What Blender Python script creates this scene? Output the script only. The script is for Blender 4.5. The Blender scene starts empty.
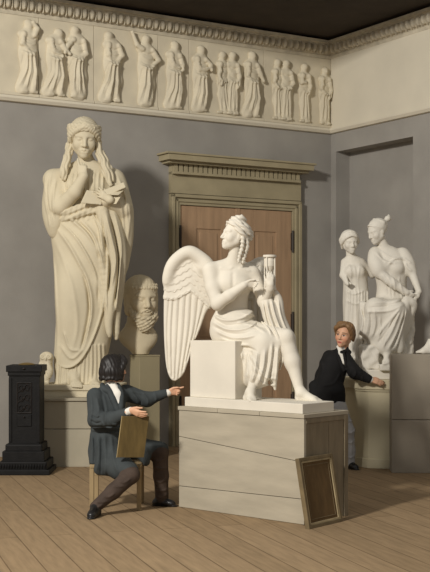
import bpy, bmesh, math, random
import numpy as np
from mathutils import Vector, Matrix

random.seed(7)
scene = bpy.context.scene
COL = scene.collection
PI = math.pi

# ------------------------------------------------------------------ camera geometry
FPX, EYE, HZ, CX = 1180.0, 1.65, 319.0, 215.0

def W(px, py, Y):
    """point of the place seen at picture position (px, py) at distance Y"""
    return Vector(((px - CX) / FPX * Y, Y, EYE - (py - HZ) / FPX * Y))

def G(px, py, z=0.0):
    """point at height z seen at picture position"""
    Y = FPX * (EYE - z) / (py - HZ)
    return Vector(((px - CX) / FPX * Y, Y, z))

# ------------------------------------------------------------------ materials
def mat(name, rgb, rough=0.8, var=0.06, scale=6.0, bump=0.0, bscale=40.0, rgb2=None, metal=0.0, spec=0.3,
        stretch=(1, 1, 1), sss=0.0, rot=(0, 0, 0), detail=6.0):
    m = bpy.data.materials.new(name)
    m.use_nodes = True
    nt = m.node_tree
    b = nt.nodes['Principled BSDF']
    lin = [((c / 255.0) / 12.92 if c / 255.0 <= 0.04045 else ((c / 255.0 + 0.055) / 1.055) ** 2.4) for c in rgb]
    if rgb2 is None:
        c1 = [max(0, c * (1 - var * 1.6)) for c in lin]
        c2 = [min(1, c * (1 + var * 1.6)) for c in lin]
    else:
        l2 = [((c / 255.0) / 12.92 if c / 255.0 <= 0.04045 else ((c / 255.0 + 0.055) / 1.055) ** 2.4) for c in rgb2]
        c1, c2 = lin, l2
    tc = nt.nodes.new('ShaderNodeTexCoord')
    mp = nt.nodes.new('ShaderNodeMapping')
    mp.inputs['Scale'].default_value = stretch
    mp.inputs['Rotation'].default_value = rot
    nz = nt.nodes.new('ShaderNodeTexNoise')
    nz.inputs['Scale'].default_value = scale
    nz.inputs['Detail'].default_value = detail
    rp = nt.nodes.new('ShaderNodeValToRGB')
    rp.color_ramp.elements[0].position = 0.3
    rp.color_ramp.elements[1].position = 0.7
    rp.color_ramp.elements[0].color = (*c1, 1)
    rp.color_ramp.elements[1].color = (*c2, 1)
    L = nt.links.new
    L(tc.outputs['Object'], mp.inputs['Vector'])
    L(mp.outputs['Vector'], nz.inputs['Vector'])
    L(nz.outputs['Fac'], rp.inputs['Fac'])
    L(rp.outputs['Color'], b.inputs['Base Color'])
    b.inputs['Roughness'].default_value = rough
    b.inputs['Metallic'].default_value = metal
    b.inputs['Specular IOR Level'].default_value = spec
    if bump:
        n2 = nt.nodes.new('ShaderNodeTexNoise')
        n2.inputs['Scale'].default_value = bscale
        n2.inputs['Detail'].default_value = 4
        bp = nt.nodes.new('ShaderNodeBump')
        bp.inputs['Strength'].default_value = bump
        bp.inputs['Distance'].default_value = 0.01
        L(mp.outputs['Vector'], n2.inputs['Vector'])
        L(n2.outputs['Fac'], bp.inputs['Height'])
        L(bp.outputs['Normal'], b.inputs['Normal'])
    return m

def attr_mat(name, rough=0.6, spec=0.3):
    """skin: the colour of each place of the body is stored on the mesh"""
    m = bpy.data.materials.new(name)
    m.use_nodes = True
    nt = m.node_tree
    b = nt.nodes['Principled BSDF']
    a = nt.nodes.new('ShaderNodeVertexColor')
    a.layer_name = 'Col'
    nz = nt.nodes.new('ShaderNodeTexNoise')
    nz.inputs['Scale'].default_value = 30
    mx = nt.nodes.new('ShaderNodeMixRGB')
    mx.blend_type = 'OVERLAY'
    mx.inputs['Fac'].default_value = 0.08
    nt.links.new(a.outputs['Color'], mx.inputs['Color1'])
    nt.links.new(nz.outputs['Fac'], mx.inputs['Color2'])
    nt.links.new(mx.outputs['Color'], b.inputs['Base Color'])
    b.inputs['Roughness'].default_value = rough
    b.inputs['Specular IOR Level'].default_value = spec
    return m

def srgb(r, g, b):
    f = lambda c: (c / 255.0) / 12.92 if c / 255.0 <= 0.04045 else ((c / 255.0 + 0.055) / 1.055) ** 2.4
    return (f(r), f(g), f(b))

# ------------------------------------------------------------------ objects
def thing(name, label, cat, loc=(0, 0, 0), group=None):
    o = bpy.data.objects.new(name, None)
    COL.objects.link(o)
    o.location = loc
    o.empty_display_size = 0.1
    o['label'] = label
    o['category'] = cat
    if group: o['group'] = group
    bpy.context.view_layer.update()
    return o

def obj(name, me, m, parent=None, label=None, smooth=False):
    """link mesh data given in world coordinates as a part of parent"""
    o = bpy.data.objects.new(name, me)
    COL.objects.link(o)
    org = Vector((0, 0, 0))
    p = parent
    while p is not None:
        org += p.location
        p = p.parent
    loc = Vector((0, 0, 0))
    me.transform(Matrix.Translation(-org))
    if parent is not None:
        o.parent = parent
    if m is not None:
        me.materials.append(m)
    if smooth:
        for p in me.polygons: p.use_smooth = True
    if label: o['label'] = label
    return o

def struct(name, me, m, smooth=False):
    o = obj(name, me, m, None, None, smooth)
    o['kind'] = 'structure'
    return o

class MB:
    """collects shapes into one bmesh, in world coordinates"""
    def __init__(s):
        s.bm = bmesh.new()
    def hexa(s, p, bevel=0.0, seg=2):
        """p: 8 points, bottom ring (4) then top ring (4)"""
        b2 = bmesh.new()
        v = [b2.verts.new(Vector(q)) for q in p]
        for f in ((3, 2, 1, 0), (4, 5, 6, 7), (0, 1, 5, 4), (1, 2, 6, 5), (2, 3, 7, 6), (3, 0, 4, 7)):
            b2.faces.new([v[i] for i in f])
        bmesh.ops.recalc_face_normals(b2, faces=b2.faces)
        if bevel:
            bmesh.ops.bevel(b2, geom=list(b2.edges), offset=bevel, segments=seg, affect='EDGES', profile=0.5)
        s.take(b2)
        return s
    def take(s, b2):
        me = bpy.data.meshes.new('t')
        b2.to_mesh(me)
        b2.free()
        s.bm.from_mesh(me)
        bpy.data.meshes.remove(me)
    def box(s, c, size, rz=0.0, bevel=0.0, M=None):
        c = Vector(c)
        hx, hy, hz = size[0] / 2, size[1] / 2, size[2] / 2
        R = Matrix.Rotation(rz, 4, 'Z') if M is None else M
        pts = [c + (R @ Vector((x * hx, y * hy, z * hz))) for z in (-1, 1) for x, y in ((-1, -1), (1, -1), (1, 1), (-1, 1))]
        return s.hexa(pts, bevel)
    def slab(s, poly, z0, z1, bevel=0.0):
        """extrude a horizontal polygon [(x,y)]"""
        b2 = bmesh.new()
        lo = [b2.verts.new((x, y, z0)) for x, y in poly]
        hi = [b2.verts.new((x, y, z1)) for x, y in poly]
        n = len(poly)
        b2.faces.new(lo[::-1]); b2.faces.new(hi)
        for i in range(n):
            b2.faces.new((lo[i], lo[(i + 1) % n], hi[(i + 1) % n], hi[i]))
        bmesh.ops.recalc_face_normals(b2, faces=b2.faces)
        if bevel:
            bmesh.ops.bevel(b2, geom=list(b2.edges), offset=bevel, segments=2, affect='EDGES', profile=0.5)
        s.take(b2)
        return s
    def tube(s, pts, radii, n=12, cap=True):
        pts = [Vector(p) for p in pts]
        if not hasattr(radii, '__len__'): radii = [radii] * len(pts)
        b2 = bmesh.new()
        rings = []
        up = Vector((0.013, 0.021, 1))
        for i, p in enumerate(pts):
            d = (pts[min(i + 1, len(pts) - 1)] - pts[max(i - 1, 0)]).normalized()
            a = d.cross(up if abs(d.dot(up.normalized())) < 0.95 else Vector((1, 0.1, 0))).normalized()
            c = d.cross(a)
            rings.append([b2.verts.new(p + (a * math.cos(t) + c * math.sin(t)) * radii[i]) for t in [2 * PI * k / n for k in range(n)]])
        for r0, r1 in zip(rings, rings[1:]):
            for k in range(n):
                b2.faces.new((r0[k], r0[(k + 1) % n], r1[(k + 1) % n], r1[k]))
        if cap:
            b2.faces.new(rings[0][::-1]); b2.faces.new(rings[-1])
        bmesh.ops.recalc_face_normals(b2, faces=b2.faces)
        s.take(b2)
        return s
    def lathe(s, c, prof, n=32):
        """prof: [(r, z)] about a vertical axis through c"""
        c = Vector(c)
        b2 = bmesh.new()
        rings = []
        for r, z in prof:
            rings.append([b2.verts.new(c + Vector((r * math.cos(2 * PI * k / n), r * math.sin(2 * PI * k / n), z))) for k in range(n)])
        for r0, r1 in zip(rings, rings[1:]):
            for k in range(n):
                b2.faces.new((r0[k], r0[(k + 1) % n], r1[(k + 1) % n], r1[k]))
        b2.faces.new(rings[0][::-1]); b2.faces.new(rings[-1])
        bmesh.ops.recalc_face_normals(b2, faces=b2.faces)
        s.take(b2)
        return s
    def ball(s, c, r, M=None, seg=12):
        if not hasattr(r, '__len__'): r = (r, r, r)
        b2 = bmesh.new()
        bmesh.ops.create_uvsphere(b2, u_segments=seg, v_segments=seg // 2 + 1, radius=1.0)
        T = Matrix.Translation(Vector(c)) @ (M if M is not None else Matrix.Identity(4)) @ Matrix.Diagonal((*r, 1))
        bmesh.ops.transform(b2, matrix=T, verts=b2.verts)
        s.take(b2)
        return s
    def mesh(s, name='mesh'):
        me = bpy.data.meshes.new(name)
        s.bm.to_mesh(me)
        s.bm.free()
        return me

# ------------------------------------------------------------------ sculpting with distance fields
# A Sculpt lives in units of one picture pixel at the figure's own distance: u to the right, v down, w away from the viewer.
# It is carried into the room by one uniform scale.
class Sculpt:
    def __init__(s, u0, u1, v0, v1, w0, w1, h=0.8):
        s.h = h
        s.u = np.arange(u0, u1 + h, h, dtype=np.float32)
        s.v = np.arange(v0, v1 + h, h, dtype=np.float32)
        s.w = np.arange(w0, w1 + h, h, dtype=np.float32)
        s.D = np.full((len(s.u), len(s.v), len(s.w)), 50.0, dtype=np.float32)
        s.R = np.eye(3, dtype=np.float64)
        s.T = np.zeros(3)
        s.sc = 1.0
    def frame(s, R=None, T=None, sc=1.0):
        s.R = np.eye(3) if R is None else np.array(R, float)
        s.T = np.zeros(3) if T is None else np.array(T, float)
        s.sc = sc
    def tp(s, p):
        return s.R @ (np.array(p, float) * s.sc) + s.T
    def sub(s, lo, hi):
        out = []
        for ax, a, b in zip((s.u, s.v, s.w), lo, hi):
            i0 = int(max(0, math.floor((a - ax[0]) / s.h)))
            i1 = int(min(len(ax), math.ceil((b - ax[0]) / s.h) + 1))
            if i1 <= i0: return None
            out.append(slice(i0, i1))
        return tuple(out)
    def grid(s, sl):
        return s.u[sl[0]][:, None, None], s.v[sl[1]][None, :, None], s.w[sl[2]][None, None, :]
    def put(s, sl, d, k, op):
        A = s.D[sl]
        if op == 'u':
            if k <= 0: s.D[sl] = np.minimum(A, d)
            else:
                t = np.clip(0.5 + 0.5 * (A - d) / k, 0, 1)
                s.D[sl] = A + (d - A) * t - k * t * (1 - t)
        elif op == 's':
            if k <= 0: s.D[sl] = np.maximum(A, -d)
            else:
                t = np.clip(0.5 - 0.5 * (A + d) / k, 0, 1)
                s.D[sl] = A + (-d - A) * t + k * t * (1 - t)
        elif op == 'i':
            s.D[sl] = np.maximum(A, d)
    def cap(s, p, q, r1, r2=None, k=2.0, op='u', flat=None):
        """tapered capsule; flat=(axis vector, factor) squashes it along an axis"""
        if r2 is None: r2 = r1
        p, q = s.tp(p), s.tp(q)
        r1 *= s.sc; r2 *= s.sc; k = k * s.sc
        m = k + 3 * s.h
        R = max(r1, r2) + m
        sl = s.sub(np.minimum(p, q) - R, np.maximum(p, q) + R)
        if sl is None: return s
        U, V, Wd = s.grid(sl)
        d = q - p
        L = max(float(d @ d), 1e-9)
        a, b, c = U - p[0], V - p[1], Wd - p[2]
        if flat is None:
            t = np.clip((a * d[0] + b * d[1] + c * d[2]) / L, 0, 1)
            dd = np.sqrt((a - t * d[0]) ** 2 + (b - t * d[1]) ** 2 + (c - t * d[2]) ** 2) - (r1 + (r2 - r1) * t)
        else:
            n = np.array(flat[0], float); n /= np.linalg.norm(n); f = flat[1]
            t = np.clip((a * d[0] + b * d[1] + c * d[2]) / L, 0, 1)
            x, y, z = a - t * d[0], b - t * d[1], c - t * d[2]
            e = x * n[0] + y * n[1] + z * n[2]
            g = (1 / f - 1) * e
            x, y, z = x + g * n[0], y + g * n[1], z + g * n[2]
            q0 = np.sqrt(x * x + y * y + z * z)
            rr = (r1 + (r2 - r1) * t)
            # scale so the field stays close to a distance
            ee = np.abs(e) / np.maximum(np.sqrt((a - t * d[0]) ** 2 + (b - t * d[1]) ** 2 + (c - t * d[2]) ** 2), 1e-4)
            dd = (q0 - rr) * (1 - ee * (1 - f))
        s.put(sl, dd.astype(np.float32), k, op)
        return s
    def chain(s, pts, k=2.0, op='u', flat=None):
        """pts: [(u, v, w, r), ...]"""
        for a, b in zip(pts, pts[1:]):
            s.cap(a[:3], b[:3], a[3], b[3], k, op, flat)
        return s
    def curve(s, pts, k=1.0, op='u', flat=None, n=5):
        """like chain, but through a smooth curve"""
        P = [np.array(p, float) for p in pts]
        P = [2 * P[0] - P[1]] + P + [2 * P[-1] - P[-2]]
        out = []
        for i in range(1, len(P) - 2):
            for j in range(n):
                t = j / n
                p0, p1, p2, p3 = P[i - 1:i + 3]
                out.append(0.5 * (2 * p1 + (p2 - p0) * t + (2 * p0 - 5 * p1 + 4 * p2 - p3) * t * t + (3 * p1 - p0 - 3 * p2 + p3) * t ** 3))
        out.append(P[-2])
        return s.chain([tuple(o) for o in out], k, op, flat)
    def ell(s, c, r, k=2.0, op='u', R=None):
        c = s.tp(c)
        r = np.array(r, float) * s.sc; k = k * s.sc
        M = s.R if R is None else s.R @ np.array(R, float)
        ext = np.sqrt(((M * r[None, :]) ** 2).sum(1)) + k + 3 * s.h
        sl = s.sub(c - ext, c + ext)
        if sl is None: return s
        U, V, Wd = s.grid(sl)
        a, b, g = U - c[0], V - c[1], Wd - c[2]
        x = a * M[0, 0] + b * M[1, 0] + g * M[2, 0]
        y = a * M[0, 1] + b * M[1, 1] + g * M[2, 1]
        z = a * M[0, 2] + b * M[1, 2] + g * M[2, 2]
        k0 = np.sqrt((x / r[0]) ** 2 + (y / r[1]) ** 2 + (z / r[2]) ** 2)
        k1 = np.sqrt((x / r[0] ** 2) ** 2 + (y / r[1] ** 2) ** 2 + (z / r[2] ** 2) ** 2)
        d = np.where(k1 > 1e-6, k0 * (k0 - 1) / np.maximum(k1, 1e-6), -r.min())
        s.put(sl, d.astype(np.float32), k, op)
        return s
    def box(s, c, half, rnd=0.5, k=0.5, op='u', R=None):
        c = s.tp(c)
        r = np.array(half, float) * s.sc
        M = s.R if R is None else s.R @ np.array(R, float)
        ext = np.abs(M) @ r + k + 3 * s.h
        sl = s.sub(c - ext, c + ext)
        if sl is None: return s
        U, V, Wd = s.grid(sl)
        a, b, g = U - c[0], V - c[1], Wd - c[2]
        q = [np.abs(a * M[0, i] + b * M[1, i] + g * M[2, i]) - r[i] + rnd for i in range(3)]
        o = np.sqrt(np.maximum(q[0], 0) ** 2 + np.maximum(q[1], 0) ** 2 + np.maximum(q[2], 0) ** 2)
        d = o + np.minimum(np.maximum(np.maximum(q[0], q[1]), q[2]), 0) - rnd
        s.put(sl, d.astype(np.float32), k, op)
        return s
    def loft(s, rows, k=2.0, op='u', ex=2.0):
        """rows: [(v, cu, cw, ru, rw)] from top to bottom, smooth in between"""
        rows = np.array(rows, float)
        v = rows[:, 0]
        lo = np.array([(rows[:, 1] - rows[:, 3]).min(), v[0], (rows[:, 2] - rows[:, 4]).min()]) - k - 3 * s.h
        hi = np.array([(rows[:, 1] + rows[:, 3]).max(), v[-1], (rows[:, 2] + rows[:, 4]).max()]) + k + 3 * s.h
        sl = s.sub(lo, hi)
        if sl is None: return s
        U, V, Wd = s.grid(sl)
        vv = V.ravel()
        par = []
        m = np.gradient(rows, v, axis=0)
        idx = np.clip(np.searchsorted(v, vv, side='right') - 1, 0, len(v) - 2)
        hgt = (v[idx + 1] - v[idx])
        t = np.clip((vv - v[idx]) / hgt, 0, 1)
        h00 = 2 * t ** 3 - 3 * t ** 2 + 1; h10 = t ** 3 - 2 * t ** 2 + t; h01 = -2 * t ** 3 + 3 * t ** 2; h11 = t ** 3 - t ** 2
        for j in range(1, 5):
            par.append((h00 * rows[idx, j] + h10 * hgt * m[idx, j] + h01 * rows[idx + 1, j] + h11 * hgt * m[idx + 1, j])[None, :, None])
        cu, cw, ru, rw = par
        ru = np.maximum(ru, 0.3); rw = np.maximum(rw, 0.3)
        if ex == 2.0:
            q = np.sqrt(((U - cu) / ru) ** 2 + ((Wd - cw) / rw) ** 2)
        else:
            q = (np.abs((U - cu) / ru) ** ex + np.abs((Wd - cw) / rw) ** ex) ** (1 / ex)
        gx, gz = (U - cu) / ru ** 2, (Wd - cw) / rw ** 2
        gl = np.sqrt(gx * gx + gz * gz) / np.maximum(q, 1e-3)
        d = np.where(q > 0.2, (q - 1) / np.maximum(gl, 1e-3), -np.minimum(ru, rw))
        cap_ = np.maximum(v[0] - V, V - v[-1])
        d = np.maximum(d, cap_)
        s.put(sl, d.astype(np.float32), k, op)
        return s
    def poly(s, pts, w, th, k=1.0, op='u', rnd=1.0, tilt=(0, 0), smooth=0, dome=0.0):
        """outline in (u, v), thickness th about the plane w + tilt.(u-u0, v-v0); dome swells the middle"""
        pts = np.array(pts, float)
        for _ in range(smooth):
            n = len(pts)
            q = np.empty((2 * n, 2))
            nx = np.roll(pts, -1, 0)
            q[0::2] = 0.75 * pts + 0.25 * nx
            q[1::2] = 0.25 * pts + 0.75 * nx
            pts = q
        c = pts.mean(0)
        ext = np.abs(pts - c).max(0)
        wr = abs(tilt[0]) * ext[0] + abs(tilt[1]) * ext[1] + th + dome
        m = k + 3 * s.h
        sl = s.sub((pts[:, 0].min() - m, pts[:, 1].min() - m, w - wr - m), (pts[:, 0].max() + m, pts[:, 1].max() + m, w + wr + m))
        if sl is None: return s
        U, V, Wd = s.grid(sl)
        u2, v2 = U[:, :, 0], V[:, :, 0]
        d2 = np.full(np.broadcast(u2, v2).shape, 1e9)
        inside = np.zeros(d2.shape, bool)
        n = len(pts)
        for i in range(n):
            a, b = pts[i], pts[(i + 1) % n]
            e = b - a
            t = np.clip(((u2 - a[0]) * e[0] + (v2 - a[1]) * e[1]) / max(e @ e, 1e-9), 0, 1)
            d2 = np.minimum(d2, (u2 - a[0] - t * e[0]) ** 2 + (v2 - a[1] - t * e[1]) ** 2)
            if a[1] != b[1]:
                cond = ((a[1] > v2) != (b[1] > v2)) & (u2 < (b[0] - a[0]) * (v2 - a[1]) / (b[1] - a[1]) + a[0])
                inside ^= cond
        d2 = np.sqrt(d2) * np.where(inside, -1, 1)
        thk = th + (dome * (1 - np.exp(d2 / max(ext.min() * 0.5, 1))) * (d2 < 0) if dome else 0)
        dz = np.abs(Wd - (w + tilt[0] * (u2 - c[0]) + tilt[1] * (v2 - c[1]))[:, :, None]) - (thk[:, :, None] if dome else thk)
        d2 = d2[:, :, None]
        q0, q1 = d2 + rnd, dz + rnd
        d = np.sqrt(np.maximum(q0, 0) ** 2 + np.maximum(q1, 0) ** 2) + np.minimum(np.maximum(q0, q1), 0) - rnd
        s.put(sl, d.astype(np.float32), k, op)
        return s
    def fold(s, pts, wd=1.5, a=1.2, front=None, soft=3.0, taper=True, n=6, w1=None):
        """raise (a>0) or sink (a<0) the surface along a line drawn on its front; front: only where w < front"""
        P = [np.array(p, float) for p in pts]
        if len(P) > 2:
            Q = [2 * P[0] - P[1]] + P + [2 * P[-1] - P[-2]]
            out = []
            for i in range(1, len(Q) - 2):
                for j in range(n):
                    t = j / n
                    p0, p1, p2, p3 = Q[i - 1:i + 3]
                    out.append(0.5 * (2 * p1 + (p2 - p0) * t + (2 * p0 - 5 * p1 + 4 * p2 - p3) * t * t + (3 * p1 - p0 - 3 * p2 + p3) * t ** 3))
            P = out + [P[-1]]
        P = np.array(P)
        m = 2.6 * wd
        sl = s.sub((P[:, 0].min() - m, P[:, 1].min() - m, s.w[0]), (P[:, 0].max() + m, P[:, 1].max() + m, s.w[-1] if front is None else front + 2 * soft))
        if sl is None: return s
        U, V, Wd = s.grid(sl)
        u2, v2 = U[:, :, 0], V[:, :, 0]
        seg = np.sqrt(((P[1:] - P[:-1]) ** 2).sum(1))
        cum = np.concatenate([[0], np.cumsum(seg)])
        best = np.full(np.broadcast(u2, v2).shape, 1e9)
        pos = np.zeros(best.shape)
        for i in range(len(seg)):
            e = P[i + 1] - P[i]
            t = np.clip(((u2 - P[i][0]) * e[0] + (v2 - P[i][1]) * e[1]) / max(e @ e, 1e-9), 0, 1)
            d = (u2 - P[i][0] - t * e[0]) ** 2 + (v2 - P[i][1] - t * e[1]) ** 2
            k = d < best
            best = np.where(k, d, best)
            pos = np.where(k, (cum[i] + t * seg[i]) / max(cum[-1], 1e-6), pos)
        amp = a * np.exp(-best / wd ** 2)
        if taper:
            amp = amp * np.clip(np.minimum(pos / 0.15, (1 - pos) / 0.15), 0.15, 1)
        amp = amp[:, :, None]
        if front is not None:
            amp = amp * np.clip(0.5 + (front - Wd) / (2 * soft), 0, 1)
        s.D[sl] -= amp.astype(np.float32)
        return s
    def wave(s, box, fn):
        """fn(U,V,W) -> displacement added outward inside box (u0,u1,v0,v1,w0,w1)"""
        sl = s.sub((box[0], box[2], box[4]), (box[1], box[3], box[5]))
        U, V, Wd = s.grid(sl)
        s.D[sl] -= np.broadcast_to(fn(U, V, Wd), s.D[sl].shape).astype(np.float32)
        return s
    def cut(s, n, p):
        """keep the side of the plane through p opposite to n"""
        n = np.array(n, float); n /= np.linalg.norm(n)
        U, V, Wd = s.u[:, None, None], s.v[None, :, None], s.w[None, None, :]
        s.D = np.maximum(s.D, ((U - p[0]) * n[0] + (V - p[1]) * n[1] + (Wd - p[2]) * n[2]).astype(np.float32))
        return s
    def nets(s, relax=1):
        """surface nets -> (verts in u,v,w, quads)"""
        D = s.D
        D = np.pad(D, 1, constant_values=5.0)
        nx, ny, nz = D.shape
        ins = D < 0
        acc = np.zeros((nx - 1, ny - 1, nz - 1, 3), np.float32)
        cnt = np.zeros((nx - 1, ny - 1, nz - 1), np.float32)
        c8 = [(i, j, k) for i in (0, 1) for j in (0, 1) for k in (0, 1)]
        def cor(A, c): return A[c[0]:nx - 1 + c[0], c[1]:ny - 1 + c[1], c[2]:nz - 1 + c[2]]
        tot = sum(cor(ins, c).astype(np.int8) for c in c8)
        act = (tot > 0) & (tot < 8)
        ii = np.argwhere(act)
        P = np.zeros((len(ii), 3)); N = np.zeros(len(ii))
        for a in c8:
            for ax in range(3):
                if a[ax] == 1: continue
                b = list(a); b[ax] = 1
                va = D[ii[:, 0] + a[0], ii[:, 1] + a[1], ii[:, 2] + a[2]]
                vb = D[ii[:, 0] + b[0], ii[:, 1] + b[1], ii[:, 2] + b[2]]
                x = (va < 0) != (vb < 0)
                t = np.where(x, va / np.where(x, va - vb, 1), 0)
                q = np.repeat(np.array([a], float), len(ii), 0)
                q[:, ax] += t
                P += q * x[:, None]; N += x
        P = P / np.maximum(N, 1)[:, None] + ii
        idm = np.full(act.shape, -1, np.int64)
        idm[act] = np.arange(len(ii))
        quads = []
        for ax in range(3):
            o = [0, 0, 0]; o[ax] = 1
            A = ins[:nx - o[0], :ny - o[1], :nz - o[2]]
            B = ins[o[0]:, o[1]:, o[2]:]
            e = np.argwhere(A != B)
            b1, b2 = [(1, 2), (2, 0), (0, 1)][ax]
            ok = (e[:, b1] > 0) & (e[:, b2] > 0) & (e[:, b1] < act.shape[b1]) & (e[:, b2] < act.shape[b2])
            e = e[ok]
            flip = ~A[e[:, 0], e[:, 1], e[:, 2]]
            def at(d1, d2):
                c = e.copy(); c[:, b1] += d1; c[:, b2] += d2
                return idm[c[:, 0], c[:, 1], c[:, 2]]
            q = np.stack([at(-1, -1), at(0, -1), at(0, 0), at(-1, 0)], 1)
            q[flip] = q[flip][:, ::-1]
            quads.append(q)
        quads = np.concatenate(quads)
        quads = quads[(quads >= 0).all(1)]
        V = P
        for _ in range(relax):
            sm = np.zeros_like(V); n = np.zeros(len(V))
            for i in range(4):
                j = (i + 1) % 4
                np.add.at(sm, quads[:, i], V[quads[:, j]]); np.add.at(n, quads[:, i], 1)
                np.add.at(sm, quads[:, j], V[quads[:, i]]); np.add.at(n, quads[:, j], 1)
            V = V * 0.5 + 0.5 * sm / np.maximum(n, 1)[:, None]
        V = (V - 1) * s.h + np.array([s.u[0], s.v[0], s.w[0]])
        return V, quads
    def mesh(s, Y0, relax=1, keep=True, px=None, color=None):
        V, Q = s.nets(relax)
        k = Y0 / FPX if px is None else px
        X = np.empty_like(V)
        X[:, 0] = (V[:, 0] - CX) * k
        X[:, 1] = Y0 + V[:, 2] * k
        X[:, 2] = EYE - (V[:, 1] - HZ) * k
        me = np_mesh(X, Q)
        if color is not None:
            c = color(V)
            a = me.color_attributes.new('Col', 'FLOAT_COLOR', 'POINT')
            a.data.foreach_set('color', np.concatenate([c, np.ones((len(c), 1))], 1).astype(np.float32).ravel())
        return me

def np_mesh(X, Q):
    me = bpy.data.meshes.new('mesh')
    me.vertices.add(len(X))
    me.vertices.foreach_set('co', X.astype(np.float32).ravel())
    me.loops.add(len(Q) * 4)
    me.loops.foreach_set('vertex_index', Q.astype(np.int32).ravel())
    me.polygons.add(len(Q))
    me.polygons.foreach_set('loop_start', (np.arange(len(Q)) * 4).astype(np.int32))
    me.polygons.foreach_set('use_smooth', np.ones(len(Q), bool))
    me.update(calc_edges=True)
    me.validate()
    return me

def rot(axis, a):
    c, s_ = math.cos(a), math.sin(a)
    return np.array({'x': [[1, 0, 0], [0, c, -s_], [0, s_, c]], 'y': [[c, 0, s_], [0, 1, 0], [-s_, 0, c]], 'z': [[c, -s_, 0], [s_, c, 0], [0, 0, 1]]}[axis])

BASE = np.array([[1, 0, 0], [0, 0, -1], [0, -1, 0]], float)   # head frame: X right, Y out of the face, Z up

def head_R(yaw=0, pitch=0, roll=0):
    """yaw: face turns to the right of the picture; pitch: looks down; roll: crown leans right"""
    y, p, r = [math.radians(a) for a in (yaw, pitch, roll)]
    return rot('z', r) @ BASE @ rot('z', -y) @ rot('x', -p)

def head(S, c, H, yaw=0, pitch=0, roll=0, fem=True, neck=None, ears=True, beard=False):
    """a head with its face; c: middle of the chin-crown axis (u, v, w), H: chin to crown in px"""
    R = head_R(yaw, pitch, roll)
    S.frame(R, np.array(c, float) - R @ np.array([0, 0, 0.5]) * H, H)
    S.ell((0, -0.06, 0.62), (0.325, 0.42, 0.38), k=0.05)
    S.ell((0, 0.12, 0.40), (0.27, 0.27, 0.36), k=0.12)
    S.cap((-0.2, 0.0, 0.27), (0, 0.24, 0.11), 0.11, 0.10, k=0.1)
    S.cap((0.2, 0.0, 0.27), (0, 0.24, 0.11), 0.11, 0.10, k=0.1)
    S.ell((0, 0.315, 0.075), (0.085, 0.075, 0.075), k=0.07)
    for sx in (-1, 1):
        S.ell((sx * 0.17, 0.24, 0.36), (0.10, 0.10, 0.11), k=0.1)
        S.ell((sx * 0.135, 0.40, 0.495), (0.085, 0.075, 0.055), k=0.05, op='s')
        S.cap((sx * 0.05, 0.365, 0.575), (sx * 0.22, 0.29, 0.575), 0.04, 0.03, k=0.06)
        S.ell((sx * 0.135, 0.315, 0.49), (0.068, 0.055, 0.048), k=0.015)
        S.cap((sx * 0.075, 0.352, 0.515), (sx * 0.2, 0.305, 0.515), 0.018, 0.014, k=0.015)
        if ears:
            S.ell((sx * 0.315, -0.04, 0.45), (0.04, 0.085, 0.125), k=0.03)
    S.cap((0, 0.36, 0.56), (0, 0.46, 0.345), 0.038, 0.05, k=0.05)
    S.ell((-0.055, 0.40, 0.325), (0.035, 0.05, 0.03), k=0.03)
    S.ell((0.055, 0.40, 0.325), (0.035, 0.05, 0.03), k=0.03)
    S.ell((0, 0.345, 0.20), (0.12, 0.06, 0.08), k=0.06)
    S.cap((-0.075, 0.375, 0.217), (0.075, 0.375, 0.217), 0.024, k=0.02)
    S.cap((0, 0.405, 0.225), (0, 0.405, 0.225), 0.02, k=0.03)
    S.cap((-0.055, 0.372, 0.165), (0.055, 0.372, 0.165), 0.028, k=0.025)
    S.cap((-0.09, 0.395, 0.192), (0.09, 0.395, 0.192), 0.011, k=0.015, op='s')
    S.frame()
    if neck is not None:
        a = S_tp(R, c, H, (0, -0.08, 0.22))
        S.cap(a, neck[:3], 0.2 * H if not fem else 0.175 * H, neck[3], k=0.07 * H)
    return R

def S_tp(R, c, H, p):
    """a point given in head units"""
    return np.array(c, float) + R @ ((np.array(p, float) - np.array([0, 0, 0.5])) * H)

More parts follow.
